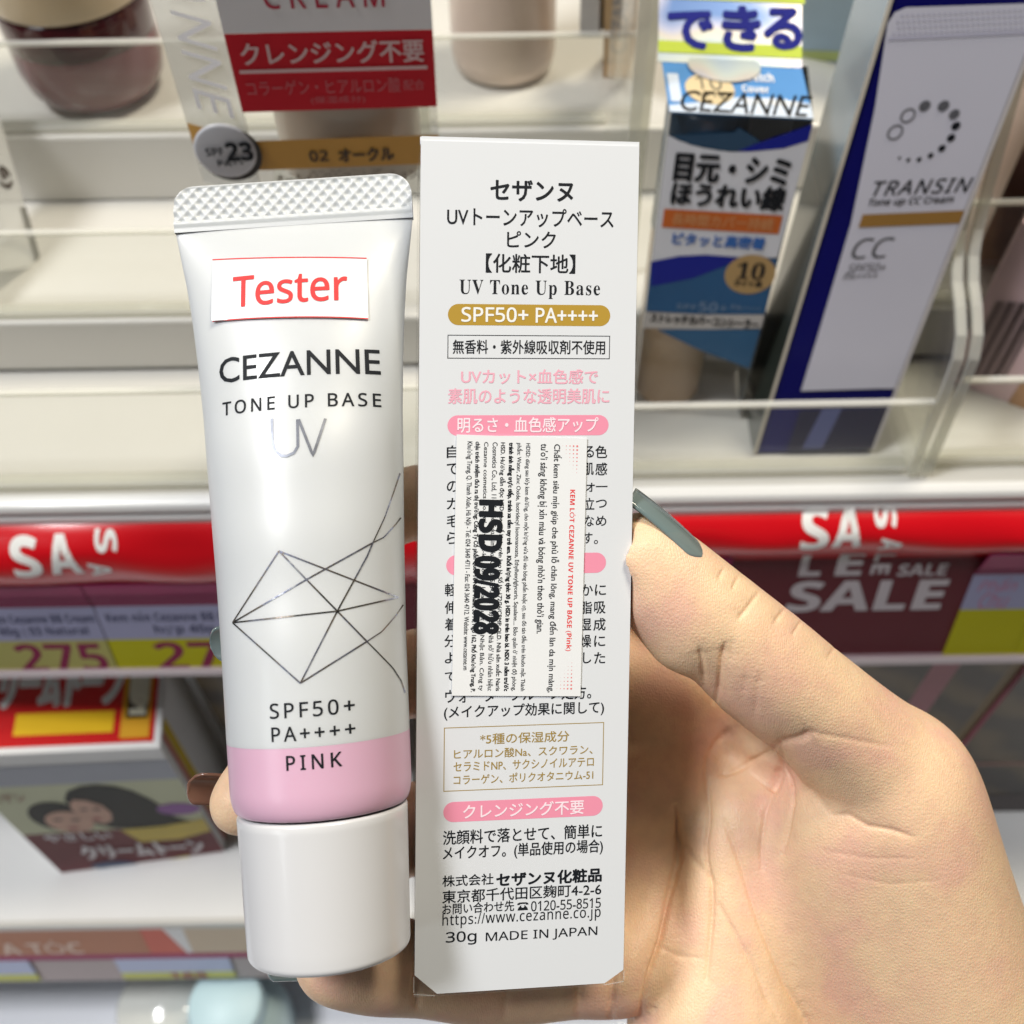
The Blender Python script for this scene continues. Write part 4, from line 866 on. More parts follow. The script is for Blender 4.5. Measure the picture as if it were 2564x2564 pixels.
tube = thing('cosmetic_tube', tuple(B0), 'white tester tube with pink band and silver star lines, cap downwards', 'tube')
M['tube'] = mat('white_tube_plastic', (.61,.63,.645), .36, coat=.15, coatr=.12, var=.012, vscale=20, sss=.4, sssr=(1,1,.9), ssss=.002)
M['tubepink'] = mat('pink_tube_print', (.70,.43,.565), .34, coat=.15, coatr=.12, var=.012, vscale=20, sss=.15, sssr=(1,.6,.7), ssss=.002)
M['cap'] = mat('white_cap_plastic', (.67,.67,.685), .28, coat=.25, var=.01)
def ring(y, a, b, n=96): return [B0+AX*y+ex*a*math.cos(k)+ez*b*math.sin(k) for k in np.linspace(0, 2*math.pi, n, endpoint=False)]
yP = float(ts.uv(762, 1872)[1])
m = MB(); m.grid([ring(y, float(aw(y)), float(bw(y))) for y in np.linspace(yP, yTop, 90)], closed=True); m.build('tube_body', M['tube'], tube, smooth=True)
yC = tube_y(815, 2022)
rc0 = 212/F*dB*1.004; rc1 = 201/F*dB
pk = [(y, float(aw(y)), float(bw(y))) for y in np.linspace(yP, yE, 14)]
for k in np.linspace(.1, 1, 9): pk.append((yE-(yE-yC-.0006)*math.sin(k*math.pi/2), r0-(r0-rc0*.975)*(1-math.cos(k*math.pi/2)), r0-(r0-rc0*.975)*(1-math.cos(k*math.pi/2))))
m = MB(); m.grid([ring(*q) for q in pk], closed=True); m.build('pink_band', M['tubepink'], tube, smooth=True)
cpf = [(yC+.0002, rc0*.90),(yC+.0002, rc0*.985),(yC-.0003, rc0)]
for k in np.linspace(.05, 1, 10): cpf.append((yC-.0003-(yC-.0003-.0012)*k, rc0+(rc1-rc0)*k))
for k in np.linspace(.2, 1, 6): cpf.append((.0012-.0012*math.sin(k*math.pi/2), rc1-.0012*(1-math.cos(k*math.pi/2))))
cpf += [(0, rc1*.5), (0, .0004)]
m = MB(); m.grid([ring(y, r, r, 128) for y, r in cpf], closed=True); m.build('cap', M['cap'], tube, smooth=True)
# crimped end with a pressed diamond pattern
yk = yTop; hk = tube_y(737, 455)-yk; aC = float(aw(yTop))
nx, ny = 300, 60
def crimp_z(x, y):
    px_ = x/.00218; py_ = (y-hk*.22)/.00108
    d1 = ((px_+.0) % 1-.5)**2*4.2+((py_) % 2-1.0)**2*1.05; d2 = ((px_+.5) % 1-.5)**2*4.2+((py_+1) % 2-1.0)**2*1.05
    g = np.exp(-np.minimum(d1, d2)*2.6)
    on = np.clip((y-hk*.20)/.0004, 0, 1)*np.clip((hk*.985-y)/.0004, 0, 1)
    return .00062+.00022*np.clip((y-hk*.10)/.0006, 0, 1) - .00050*g*on
Xg = np.linspace(-1, 1, nx); Yg = np.linspace(0, 1, ny); A = np.zeros((ny, nx, 3)); Bk = np.zeros((ny, nx, 3))
rc = .0036
for j, yv in enumerate(Yg):
    y = yv*hk; e = max(0, y-(hk-rc)); half = aC*1.004 - (rc-math.sqrt(max(0, rc*rc-e*e)))
    xx = Xg*half; z = crimp_z(xx, y)
    A[j] = B0+np.outer(xx, ex)+AX*(yk+y)+np.outer(z, ez); Bk[j] = B0+np.outer(xx, ex)+AX*(yk+y)-np.outer(z*0+.00075, ez)
m = MB(); m.grid(A); m.grid(Bk[:, ::-1]); m.grid(np.stack([A[-1], Bk[-1]], 0)); m.grid(np.stack([Bk[:, 0], A[:, 0]], 0)); m.grid(np.stack([A[:, -1], Bk[:, -1]], 0))
m.build('crimped_end', M['tube'], tube, smooth=True)
# printing on the tube
k = Print(ts)
def tt(pr, s_, xl, xr, yc, hp, **kw):
    xc = (xl+xr)/2; c = ts.uv(xc, yc); l = ts.uv(xl, yc)[0]; r = ts.uv(xr, yc)[0]; t = ts.uv(xc, yc-hp/2)[1]; b = ts.uv(xc, yc+hp/2)[1]
    pr.text(s_, l, r, b, t, sub=2, h=5e-5, **kw)
tt(k, 'CEZANNE', 549.5, 952, 909, 62, bold=.01)
tt(k, 'TONE UP BASE', 557.5, 954, 1004, 33, style='sans', bold=.02, track=1.35)
k.build('brand_lettering', M['ink'], tube)
k = Print(ts)
tt(k, 'SPF50+', 675.8, 888.2, 1775, 38, style='sans', bold=.015, track=1.3)
tt(k, 'PA++++', 680, 890, 1834, 36, style='sans', bold=.015, track=1.3)
tt(k, 'PINK', 717, 856, 1907, 36, style='sans', bold=.02, track=1.4)
k.build('grade_lettering', M['ink'], tube)
def foil():
    m = bpy.data.materials.new('silver_foil'); m.use_nodes = True; N, L = nodes(m); b = N['Principled BSDF']; b.inputs['Metallic'].default_value = .8; b.inputs['Roughness'].default_value = .25
    tc = N.new('ShaderNodeTexCoord'); nz = N.new('ShaderNodeTexNoise'); nz.inputs['Scale'].default_value = 130; nz.inputs['Detail'].default_value = 2
    n2 = N.new('ShaderNodeTexNoise'); n2.inputs['Scale'].default_value = 2500; n2.inputs['Detail'].default_value = 1; ad = N.new('ShaderNodeMath'); ad.operation = 'MULTIPLY_ADD'; ad.inputs[1].default_value = .35
    L.new(tc.outputs['Object'], nz.inputs['Vector']); L.new(tc.outputs['Object'], n2.inputs['Vector']); L.new(n2.outputs['Fac'], ad.inputs[0]); L.new(nz.outputs['Fac'], ad.inputs[2])
    r = N.new('ShaderNodeValToRGB'); e = r.color_ramp.elements; e[0].position = .50; e[0].color = (.05,.05,.05,1); e[1].position = .86; e[1].color = (.75,.76,.80,1)
    for p_, c_ in ((.58,(.20,.19,.17,1)),(.66,(.34,.27,.21,1)),(.75,(.30,.33,.48,1))): x = e.new(p_); x.color = c_
    L.new(ad.outputs[0], r.inputs[0]); L.new(r.outputs[0], b.inputs['Base Color']); return m
M['foil'] = foil()
k = Print(ts)
def seg(pts, w=.00024, n=24):
    pts = [np.array(p, float) for p in pts]; out = []
    for a, b in zip(pts[:-1], pts[1:]):
        for q in np.linspace(0, 1, n, endpoint=False): out.append(a+(b-a)*q)
    out.append(pts[-1]); uv = []
    for p_ in out: uv.append(ts.uv(*p_)[:2])
    k.stroke(uv, w, 9e-5)
A_, B_, C_, D_, E_, F_ = (698.4,1379.5),(582.3,1559),(752.2,1710.4),(918.9,1606),(998,1495.7),(934,1358.7)
for pr in ((A_,B_),(A_,(767.4,1451),(844.8,1530),D_),(A_,E_),(B_,(767.4,1451),F_),(B_,(844.8,1530),E_),(B_,C_),(C_,(844.8,1530),(920,1392),F_),(C_,D_)): seg(pr)
def smooth(pts): 
    P = np.array(pts, float); t = np.linspace(0, len(P)-1, 20); return np.stack([np.interp(t, range(len(P)), P[:,0]), np.interp(t, range(len(P)), P[:,1])], 1)
for pr in ([F_,(964,1294.7),(987.9,1227.4),(1002,1185)],[F_,(962,1345),(992,1312),(1004,1296)],[D_,(957,1581),(992,1541),(1010,1514)],[D_,(944,1631),(984,1672),(1005,1705),(1015,1735)]): seg(smooth(pr), .00018, 3)
k.build('foil_pattern', M['foil'], tube)
k = Print(ts)
seg([(681,1048),(682,1105),(688,1128),(704,1141),(718,1142),(736,1134),(746,1118),(745,1050)], .00045, 6); seg([(748,1050),(784,1141),(815,1048)], .00045, 10)
k.build('foil_lettering', mat('dull_silver_foil', (.16,.17,.20), .4, metal=.5, var=.5, vscale=900), tube)
# tester sticker
cq = [(533.6,652),(919,648.4),(923,799.5),(533.6,806.6)]
lu = [ts.uv(*q)[:2] for q in cq]
P = Print(ts); G = np.zeros((10, 40, 3))
for i in range(10):
    for j in range(40):
        a, b = j/39, i/9; q = (lu[3]*(1-a)+lu[2]*a)*(1-b)+(lu[0]*(1-a)+lu[1]*a)*b
        lift = .00032 + .0006*max(0, (.12-a)/.12)*(1-b)
        G[i, j] = ts.at(q[0], q[1], lift)
m = MB(); m.grid(G); m.grid((G-ez*.00009)[:, ::-1]); m.grid(np.stack([G[0]-ez*.00009, G[0]], 0)); m.grid(np.stack([G[-1], G[-1]-ez*.00009], 0))
tst = m.build('tester_sticker', mat('glossy_sticker', (.72,.745,.765), .3, coat=.2, var=.01), tube, smooth=True)
P = Print(ts); l = ts.uv(585.4,722)[0]; r = ts.uv(869.6,722)[0]; t = ts.uv(727,684.3)[1]; b = ts.uv(727,758.8)[1]; P.text('Tester', l, r, b, t, style='sans', bold=.014, sub=2, h=.00040); P.build('lettering', M['redink'], tst)
P = Print(ts)
for (a, b) in ((lu[0], lu[1]), (lu[3], lu[2])): P.stroke([a+(b-a)*q for q in np.linspace(0.0, 1, 60)], .00018, .00040)
P.build('border_line', M['redink'], tst)

# ------------------------------------------------------------------ the hand, one continuous surface grown from a distance field (mm, camera axes as local axes)
def hp(px, py, d): return np.array([(px-C0)/F*d, (C0-py)/F*d, -d])
VS = .8
lo = np.array([-78., -138., -262.]); hi = np.array([132., 24., -158.])
nx_, ny_, nz_ = (np.ceil((hi-lo)/VS)).astype(int)
gx = (lo[0]+VS*np.arange(nx_)).astype(np.float32); gy = (lo[1]+VS*np.arange(ny_)).astype(np.float32); gz = (lo[2]+VS*np.arange(nz_)).astype(np.float32)
BIG = np.float32(30.)
def smin(a, b, k):
    if k <= 0: return np.minimum(a, b)
    h = np.maximum(k-np.abs(a-b), 0)/k
    return np.minimum(a, b)-h*h*k*np.float32(.25)
def window(p0, p1, pad):
    a = np.minimum(p0, p1)-pad; b = np.maximum(p0, p1)+pad
    i0 = np.maximum(((a-lo)/VS).astype(int), 0); i1 = np.minimum(((b-lo)/VS).astype(int)+2, [nx_, ny_, nz_])
    return i0, i1
def new(): return np.full((nx_, ny_, nz_), BIG, np.float32)
def cone(S, a, b, ra, rb, k):
    """rounded cone from a to b blended into field S"""
    a = np.asarray(a, np.float32); b = np.asarray(b, np.float32)
    i0, i1 = window(a, b, max(ra, rb)+12)
    if (i1 <= i0).any(): return
    X = gx[i0[0]:i1[0], None, None]; Y = gy[None, i0[1]:i1[1], None]; Z = gz[None, None, i0[2]:i1[2]]
    d = b-a; L2 = float(d @ d)
    t = ((X-a[0])*d[0]+(Y-a[1])*d[1]+(Z-a[2])*d[2])/L2
    t = np.clip(t, 0, 1)
    q = np.sqrt((X-a[0]-t*d[0])**2+(Y-a[1]-t*d[1])**2+(Z-a[2]-t*d[2])**2) - (ra+(rb-ra)*t)
    sl = (slice(i0[0], i1[0]), slice(i0[1], i1[1]), slice(i0[2], i1[2]))
    S[sl] = smin(S[sl], q.astype(np.float32), np.float32(k))
def spline(P, n=7):
    P = np.array(P, float); m_ = len(P); out = []
    for i in range(m_-1):
        p0, p1, p2, p3 = P[max(i-1,0)], P[i], P[i+1], P[min(i+2,m_-1)]
        for t in np.linspace(0, 1, n, endpoint=False):
            out.append(.5*((2*p1)+(-p0+p2)*t+(2*p0-5*p1+4*p2-p3)*t*t+(-p0+3*p1-3*p2+p3)*t**3))
    out.append(P[-1]); return np.array(out)
def chain(S, pts, k=3., n=6):
    Q = np.array([list(hp(x, y, d))+[r] for x, y, d, r in pts]); Q = spline(Q, n)
    for a, b in zip(Q[:-1], Q[1:]): cone(S, a[:3], b[:3], a[3], b[3], k)
    return Q
# fingers (photograph pixel, distance mm, radius mm)
FING = [
 [(1715,1580,220,10),(1560,1420,222,9.0),(1280,1268,220,8.4),(1015,1264,211,7.0),(820,1400,199,6.8),(685,1590,189,6.2)],
 [(1690,1720,219,10.3),(1400,1660,222,9.4),(1015,1690,212,8.4),(780,1830,197,7.2),(604,2014,184,5.5)],
 [(1680,1990,218,10.3),(1400,1990,222,9.2),(1015,2080,211,8.4),(810,2220,197,7.2),(725,2310,188,6.2)],
 [(1655,2330,214,10.5),(1560,2410,209,9.3),(1440,2425,209,8.5),(1240,2446,208,8.6),(1060,2428,201,7.9),(935,2411,195,8.2),(838,2402,190,7.1)],
]
S = new()
for f in FING:
    s_ = new(); chain(s_, f, 2.); S = smin(S, s_, np.float32(1.2))
# knuckle pads at the finger roots
P_ = new()
for a in ([(1715,1585,223,10.5),(1690,1720,224,11.5),(1675,1990,224,11.5),(1640,2330,218,11)],): chain(P_, a, 5.)
S = smin(S, P_, np.float32(4))
# palm
Q_ = new()
for a in ([(1845,2040,215,10.5),(1822,2250,214,13),(1803,2450,212.5,14.5),(1790,2600,212,17),(1850,2900,216,21)], [(1800,1960,222,11),(1960,2300,223,15),(2150,2750,229,20)],
          [(1915,2000,216.5,9),(1990,2200,216,13),(2050,2400,220,15),(2240,2750,231,22)], [(1800,1700,227,10),(2000,2000,227,13),(2230,2400,227,18)]): 
    t_ = new(); chain(t_, a, 3.); Q_ = smin(Q_, t_, np.float32(3.2))
Hh = new()
chain(Hh, [(2235,1950,200,13.2),(2257,2120,205,16.0),(2326,2440,214,20.4),(2450,2850,228,27)], 5.)
chain(Hh, [(2120,2020,203,11),(2130,2250,210,14),(2250,2600,221,18)], 6.)
Q_ = smin(Q_, Hh, np.float32(6))
S = smin(S, Q_, np.float32(1.0))
# thumb
Tt = new()
TH_ = [(1600,1385,184,7.0),(1668,1452,184.5,8.2),(1740,1522,185,8.9),(1790,1560,185.5,8.7),(1832,1596,186,9.0),(1907,1665,188,10),(2030,1765,191.5,10.2),(2130,1855,196,11.2),(2235,1950,200,13.2)]
chain(Tt, TH_, 2.)
cone(Tt, hp(1655,1500,184), hp(1720,1580,184.5), 7.0, 7.4, 3)      # pulp of the thumb tip
S = smin(S, Tt, np.float32(1.6))
# web between thumb and palm
W_ = new(); chain(W_, [(1960,1880,209,5),(1870,1790,218,6),(1790,1650,224,7)], 3)
S = smin(S, W_, np.float32(3))
# forearm beyond the lower right corner
A_m = new(); chain(A_m, [(2260,2700,234,30),(2520,3100,250,30)], 8.); S = smin(S, A_m, np.float32(10))
# nothing of the hand goes through the carton: flat contact on its side and back
inv = np.linalg.inv(CM)
def tocam(p): return (inv[:3,:3] @ np.asarray(p) + inv[:3,3])*1000
Rt = inv[:3,:3]
bo_ = tocam(fb.at(.5,.5,-TH/2)); bu_ = Rt @ (fb.E1/fb.W); bw_ = Rt @ fb.N; bv_ = np.cross(bw_, bu_)
X = gx[:, None, None]-bo_[0]; Y = gy[None, :, None]-bo_[1]; Z = gz[None, None, :]-bo_[2]
du = np.abs(X*bu_[0]+Y*bu_[1]+Z*bu_[2])-(fb.W*500+.35); dv = np.abs(X*bv_[0]+Y*bv_[1]+Z*bv_[2])-(fb.H*500+.3); dw = np.abs(X*bw_[0]+Y*bw_[1]+Z*bw_[2])-(TH*500+.5)
S = np.maximum(S, -np.maximum(np.maximum(du, dv), dw).astype(np.float32))
# and none through the tube
to_, ta_ = tocam(B0), Rt @ AX
X = gx[:, None, None]-to_[0]; Y = gy[None, :, None]-to_[1]; Z = gz[None, None, :]-to_[2]
t = X*ta_[0]+Y*ta_[1]+Z*ta_[2]; ex_, ez_ = Rt @ ex, Rt @ ez
yy = (np.clip(t, 0, LT*1000)/1000)
ia = np.interp(yy.ravel()[::1], np.r_[0, yC, ry], np.r_[rc1, rc0, ra]).reshape(t.shape)*1000; ib = np.where(yy < yC, ia, 1000*bw(yy))
uu = X*ex_[0]+Y*ex_[1]+Z*ex_[2]; ww = X*ez_[0]+Y*ez_[1]+Z*ez_[2]
dc = (np.sqrt((uu/ia)**2+(ww/ib)**2)-1)*np.minimum(ia, ib)-.2
dc = np.maximum(dc, np.maximum(-t-.2, t-LT*1000))
S = np.maximum(S, -dc.astype(np.float32))
del X, Y, Z, t, yy, ia, ib, uu, ww, dc, du, dv, dw, s_, P_, Q_, Hh, Tt, W_, A_m

def surface_nets(S):
    neg = S < 0; c = [(i, j, k) for i in (0,1) for j in (0,1) for k in (0,1)]
    sh = tuple(n-1 for n in S.shape)
    sub = lambda A, o: A[o[0]:o[0]+sh[0], o[1]:o[1]+sh[1], o[2]:o[2]+sh[2]]
    cnt = np.zeros(sh, np.int8)
    for o in c: cnt += sub(neg, o)
    act = (cnt > 0) & (cnt < 8); idx = -np.ones(sh, np.int64); I = np.argwhere(act); idx[act] = np.arange(len(I))
    acc = np.zeros((len(I), 3)); num = np.zeros(len(I))
    val = {o: S[I[:,0]+o[0], I[:,1]+o[1], I[:,2]+o[2]] for o in c}
    for a in c:
        for ax in range(3):
            if a[ax] == 0:
                b = list(a); b[ax] = 1; b = tuple(b); va, vb = val[a], val[b]; m_ = (va < 0) != (vb < 0)
                t = np.where(m_, va/np.where(m_, va-vb, 1), 0); p = np.tile(np.array(a, float), (len(I), 1)); p[:, ax] = t
                acc[m_] += p[m_]; num += m_
    V = lo + VS*(I + acc/num[:, None])
    Fq = []
    for ax in range(3):
        o = [0,0,0]; o[ax] = 1
        A = neg[tuple(slice(0, -1) if k == ax else slice(1, -1) for k in range(3))]
        B = neg[tuple(slice(1, None) if k == ax else slice(1, -1) for k in range(3))]
        for flip in (0, 1):
            E = np.argwhere((A & ~B) if not flip else (~A & B))
            E = E + np.array([0 if k == ax else 1 for k in range(3)])
            u, v = [(1,2),(2,0),(0,1)][ax]
            du_ = np.zeros(3, int); du_[u] = 1; dv_ = np.zeros(3, int); dv_[v] = 1
            q = [E-du_-dv_, E-dv_, E, E-du_]
            q = np.stack([idx[tuple(w.T)] for w in q], 1)
            if flip: q = q[:, ::-1]
            Fq.append(q)
    Fq = np.concatenate(Fq); Fq = Fq[(Fq >= 0).all(1)]
    return V, Fq
HV, HF = surface_nets(S)
def edges_of(Fq): 
    e = np.concatenate([Fq[:, [0,1]], Fq[:, [1,2]], Fq[:, [2,3]], Fq[:, [3,0]]]); e.sort(1); return np.unique(e, axis=0)
HE = edges_of(HF); deg = np.bincount(HE.ravel(), minlength=len(HV))[:, None]
def relax(V, n, f=.5):
    for _ in range(n):
        a = np.zeros_like(V); 
        for k in range(3):
            a[:, k] = np.bincount(HE[:,0], V[HE[:,1], k], len(V))+np.bincount(HE[:,1], V[HE[:,0], k], len(V))
        V = V + f*(a/deg-V)
    return V
for _ in range(4): HV = relax(HV, 1, .55); HV = relax(HV, 1, -.57)
HV = relax(HV, 3, .5)
def vnormals(V, Fq):
    n = np.cross(V[Fq[:,2]]-V[Fq[:,0]], V[Fq[:,3]]-V[Fq[:,1]]); N_ = np.zeros_like(V)
    for k in range(4):
        for a in range(3): N_[:, a] += np.bincount(Fq[:, k], n[:, a], len(V))
    return N_/np.maximum(np.linalg.norm(N_, axis=1), 1e-9)[:, None]
if (vnormals(HV, HF) * np.array([0,0,1.])).sum(1)[np.argmax(HV[:, 2])] < 0: HF = HF[:, ::-1]
def subdivide(V, Fq):
    e = np.stack([np.sort(Fq[:, [k, (k+1) % 4]], 1) for k in range(4)], 1); n = len(V)
    ue, iv = np.unique(e.reshape(-1, 2), axis=0, return_inverse=True); iv = iv.reshape(-1, 4)
    Vn = np.concatenate([V, V[ue].mean(1), V[Fq].mean(1)]); em = n+iv; fc_ = n+len(ue)+np.arange(len(Fq))
    return Vn, np.concatenate([np.stack([Fq[:, k], em[:, k], fc_, em[:, (k+3) % 4]], 1) for k in range(4)])
HV, HF = subdivide(HV, HF); HE = edges_of(HF); deg = np.bincount(HE.ravel(), minlength=len(HV))[:, None]
HV = relax(HV, 2, .5)
Nn = vnormals(HV, HF); PXq = np.stack([C0+HV[:,0]/-HV[:,2]*F, C0-HV[:,1]/-HV[:,2]*F], 1)
fsel = (((Nn*(-HV)).sum(1) > 0) & (PXq[:,0] > 1555) & (PXq[:,0] < 2620) & (PXq[:,1] < 2620))[HF].all(1)
SV, SF = subdivide(HV, HF[fsel]); HF = np.concatenate([HF[~fsel], SF]); HV = SV
# creases of the palm and joints: pressed into the surface along lines (photograph pixels), depth mm, half width px
CREASE = [
 ([(1692,2021),(1698,2057),(1700,2116),(1694,2156),(1674,2247),(1655,2354),(1627,2452),(1603,2551)], 1.5, 10),
 ([(1771,1907),(1773,1978),(1773,2057),(1765,2116),(1767,2156),(1781,2219),(1783,2267),(1777,2354),(1769,2452)], .75, 9),
 ([(1947,1867),(1884,1907),(1825,1930),(1795,1935)], .9, 11), ([(1833,1824),(1800,1862),(1777,1899)], .8, 14),
 ([(1813,2057),(1833,2104),(1856,2168),(1876,2235),(1904,2318),(1939,2397),(1967,2464),(2007,2532),(2040,2590)], .6, 9),
 ([(1801,2267),(1833,2326),(1864,2381),(1896,2437),(1920,2496),(1947,2547)], .45, 9),
 ([(1947,1871),(1963,1923),(1979,1966),(1981,2014),(1969,2085),(1959,2136)], .7, 8), ([(1959,1930),(1935,1974),(1916,2037),(1906,2116),(1908,2176)], .5, 8),
 ([(1955,1925),(1935,1965),(1925,1980)], .9, 14),
 ([(2086,2041),(2125,2041),(2173,2069),(2232,2079),(2287,2097)], .40, 9), ([(2086,2041),(2050,2005),(2020,1960)], .25, 12),
 ([(1947,1867),(2007,1851),(2034,1836)], .7, 14), ([(2034,1836),(2120,1850),(2230,1870)], .18, 10),
 ([(1816,1615),(1808,1650),(1800,1700),(1790,1760)], .85, 9), ([(1752,1625),(1758,1660),(1762,1715)], .6, 9), ([(1836,1600),(1830,1665)], .2, 9), ([(1902,1690),(1895,1740),(1890,1790)], .22, 11), ([(1866,1690),(1862,1740)], .18, 10),
 ([(1812,1425),(1800,1450)], .30, 7), ([(1849,1445),(1835,1475)], .28, 6), ([(1900,1484),(1868,1528),(1850,1550)], .38, 8), ([(1965,1524),(1940,1560)], .30, 7), ([(2006,1556),(1985,1590)], .26, 6), ([(2092,1620),(2075,1645)], .18, 7),
 ([(1062,2330),(1052,2430),(1046,2520)], 1.3, 14), ([(1455,2350),(1452,2440),(1448,2540)], 1.1, 12), ([(1535,2350),(1535,2440),(1530,2560)], 1.1, 11), ([(1275,2420),(1262,2550)], .35, 12),
 ([(2110,2190),(2230,2215),(2350,2205)], .10, 9), ([(2060,2130),(2180,2150),(2300,2150)], .10, 8), ([(1640,2365),(1700,2395),(1760,2400)], .20, 9), ([(1690,2100),(1740,2160),(1790,2215)], .35, 12),
]
Nn = vnormals(HV, HF)
view = -HV/np.linalg.norm(HV, axis=1)[:, None]
facing = np.clip(((Nn*view).sum(1)+.15)/.3, 0, 1)
PX = np.stack([C0+HV[:,0]/-HV[:,2]*F, C0-HV[:,1]/-HV[:,2]*F], 1)
dsp = np.zeros(len(HV))
for pts, dep, w in CREASE:
    pts = np.array(pts, float); best = np.full(len(HV), 1e9); best_t = np.zeros(len(HV)); n_ = len(pts)-1
    sel = ((PX > pts.min(0)-6*w) & (PX < pts.max(0)+6*w)).all(1); q = PX[sel]; bd = np.full(len(q), 1e9); tt_ = np.zeros(len(q))
    for i in range(n_):
        a, b = pts[i], pts[i+1]; t = np.clip(((q-a)@(b-a))/((b-a)@(b-a)), 0, 1); d = np.linalg.norm(q-a-t[:,None]*(b-a), axis=1)
        u = d < bd; bd[u] = d[u]; tt_[u] = (i+t[u])/n_
    fade = np.clip(np.minimum(tt_+.12, 1.12-tt_)/.3, 0, 1)
    g = .85*np.exp(-(bd/(w*.75))**2) + .62*np.exp(-(bd/(3.0*w))**2)
    dsp[sel] -= dep*.85*fade*g
HV = HV + Nn*(dsp*facing)[:, None]

def skin():
    m = bpy.data.materials.new('skin'); m.use_nodes = True; N, L = nodes(m); b = N['Principled BSDF']
    tc = N.new('ShaderNodeTexCoord')
    def noise(sc, det=2): n = N.new('ShaderNodeTexNoise'); n.inputs['Scale'].default_value = sc; n.inputs['Detail'].default_value = det; L.new(tc.outputs['Object'], n.inputs['Vector']); return n
    r = N.new('ShaderNodeValToRGB'); e = r.color_ramp.elements; e[0].position = .36; e[0].color = (.80,.50,.365,1); e[1].position = .64; e[1].color = (.84,.60,.385,1)
    x = e.new(.49); x.color = (.82,.56,.37,1)
    L.new(noise(75, 4).outputs['Fac'], r.inputs[0])
    mx = N.new('ShaderNodeMix'); mx.data_type = 'RGBA'; mx.blend_type = 'MULTIPLY'; mx.inputs['Factor'].default_value = 1
    r2 = N.new('ShaderNodeValToRGB'); r2.color_ramp.elements[0].color = (.96,.94,.94,1); r2.color_ramp.elements[1].color = (1.02,1.01,1,1); r2.color_ramp.elements[0].position = .3; r2.color_ramp.elements[1].position = .6
    L.new(noise(420, 3).outputs['Fac'], r2.inputs[0]); L.new(r.outputs[0], mx.inputs['A']); L.new(r2.outputs[0], mx.inputs['B']); L.new(mx.outputs['Result'], b.inputs['Base Color'])
    b.inputs['Roughness'].default_value = .46; b.inputs['Specular IOR Level'].default_value = .4
    b.inputs['Subsurface Weight'].default_value = .22; b.inputs['Subsurface Radius'].default_value = (1,.38,.22); b.inputs['Subsurface Scale'].default_value = .0030
    # skin ridges: fine distorted waves plus cross hatching
    wv = N.new('ShaderNodeTexWave'); wv.inputs['Scale'].default_value = 900; wv.inputs['Distortion'].default_value = 30; wv.inputs['Detail'].default_value = 2; wv.inputs['Detail Scale'].default_value = .12
    L.new(tc.outputs['Object'], wv.inputs['Vector'])
    vo = N.new('ShaderNodeTexVoronoi'); vo.feature = 'DISTANCE_TO_EDGE'; vo.inputs['Scale'].default_value = 1300; L.new(tc.outputs['Object'], vo.inputs['Vector'])
    md = noise(170, 6); fine = noise(1500, 2)
    def mad(x, k, y):
        q = N.new('ShaderNodeMath'); q.operation = 'MULTIPLY_ADD'; q.inputs[1].default_value = k; L.new(x, q.inputs[0])
        if y is None: q.inputs[2].default_value = 0
        else: L.new(y, q.inputs[2])
        return q.outputs[0]
    hgt = mad(vo.outputs['Distance'], 1.6, mad(wv.outputs['Fac'], .28, mad(md.outputs['Fac'], 1.2, mad(fine.outputs['Fac'], .5, None))))
    bp = N.new('ShaderNodeBump'); bp.inputs['Strength'].default_value = .26; bp.inputs['Distance'].default_value = .00030; L.new(hgt, bp.inputs['Height']); L.new(bp.outputs['Normal'], b.inputs['Normal'])
    return m
M['skin'] = skin()
def towld(P): return (np.asarray(P)/1000) @ CR.T + CP
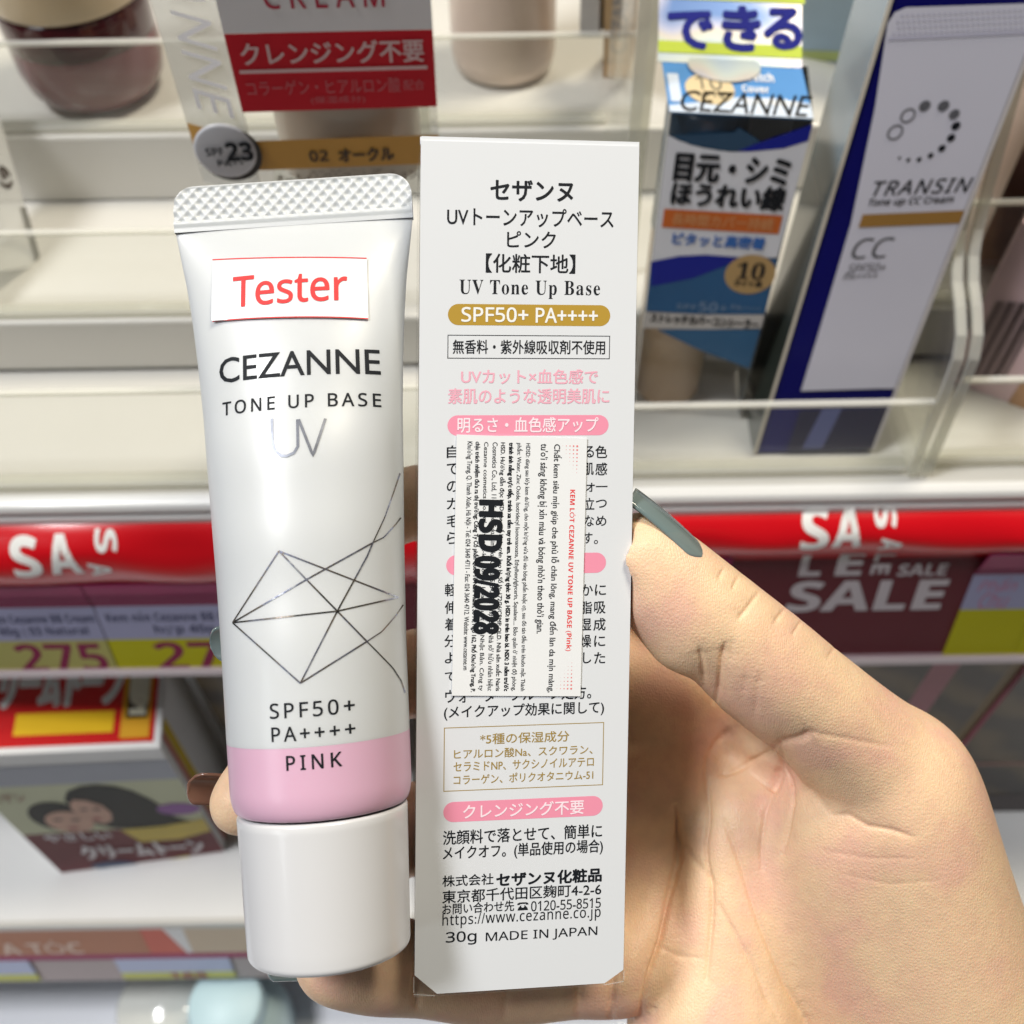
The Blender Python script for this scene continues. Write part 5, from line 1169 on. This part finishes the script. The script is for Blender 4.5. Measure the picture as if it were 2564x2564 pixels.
def quads(name, V, Fq, mt, origin):
    me = bpy.data.meshes.new(name); V = (V-origin).astype(np.float32); n = len(Fq)
    me.vertices.add(len(V)); me.vertices.foreach_set('co', V.ravel()); me.loops.add(4*n); me.loops.foreach_set('vertex_index', Fq.astype(np.int32).ravel())
    me.polygons.add(n); me.polygons.foreach_set('loop_start', np.arange(0, 4*n, 4, dtype=np.int32)); me.polygons.foreach_set('use_smooth', np.ones(n, bool))
    me.materials.append(mt); me.update(calc_edges=True); me.validate()
    o = bpy.data.objects.new(name, me); COL.objects.link(o); o.location = origin; ORI[o.name] = np.asarray(origin); return o
hand = quads('person', towld(HV), HF, M['skin'], towld(hp(2100,2100,210)))
tag(hand, 'right hand with long teal nails holding the tube and the white box', 'hand')
M['teal_nail'] = mat('teal_gel_nail', (.17,.23,.23), .08, coat=1.0, alpha=.86, var=.15, vscale=90)
M['clear_nail'] = mat('brown_gel_nail', (.20,.10,.07), .15, coat=.8, var=.2, vscale=90)
def nail(base, tip, width, n, arch, mt, curve=.6, sq=.78):
    base, tip, n = map(lambda v: np.asarray(v, float), (base, tip, n)); ax_ = tip-base; L0 = np.linalg.norm(ax_); ax_ /= L0
    n = n-ax_*(n@ax_); n /= np.linalg.norm(n); wd = np.cross(ax_, n); G = []
    for t in np.linspace(0, 1, 26):
        w = width*(1 if t < sq else math.sqrt(max(.004, 1-((t-sq)/(1-sq))**2)))*(1 if t > .18 else math.sqrt(1-((.18-t)/.22)**2))
        G.append([base+ax_*L0*t+wd*s_*w/2+n*(arch*(1-s_*s_*(w/width)**2)-curve*(t-.35)**2*2) for s_ in np.linspace(-1, 1, 15)])
    G = np.array(G); m = MB(); U_ = towld(G); m.grid(U_)
    o = m.build('nail', mt, hand, smooth=True); so = o.modifiers.new('thickness', 'SOLIDIFY'); so.thickness = .00045; so.offset = 0; return o
nail(hp(1752,1404,181.9), hp(1578,1241,183.8), 10.5, (.62,.75,.20), 2.2, M['teal_nail'], curve=.8, sq=.97)
nail(hp(655,1590,188.5), hp(526,1618,186.5), 6.4, (-.25,.1,-1), 1.0, M['teal_nail'])
nail(hp(610,1985,191), hp(474,1972,185.5), 7.2, (-.25,.42,-.9), 1.7, M['clear_nail'])
nail(hp(790,2408,195), hp(668,2408,192), 7.0, (-.2,-.1,-1), 1.2, M['teal_nail'])
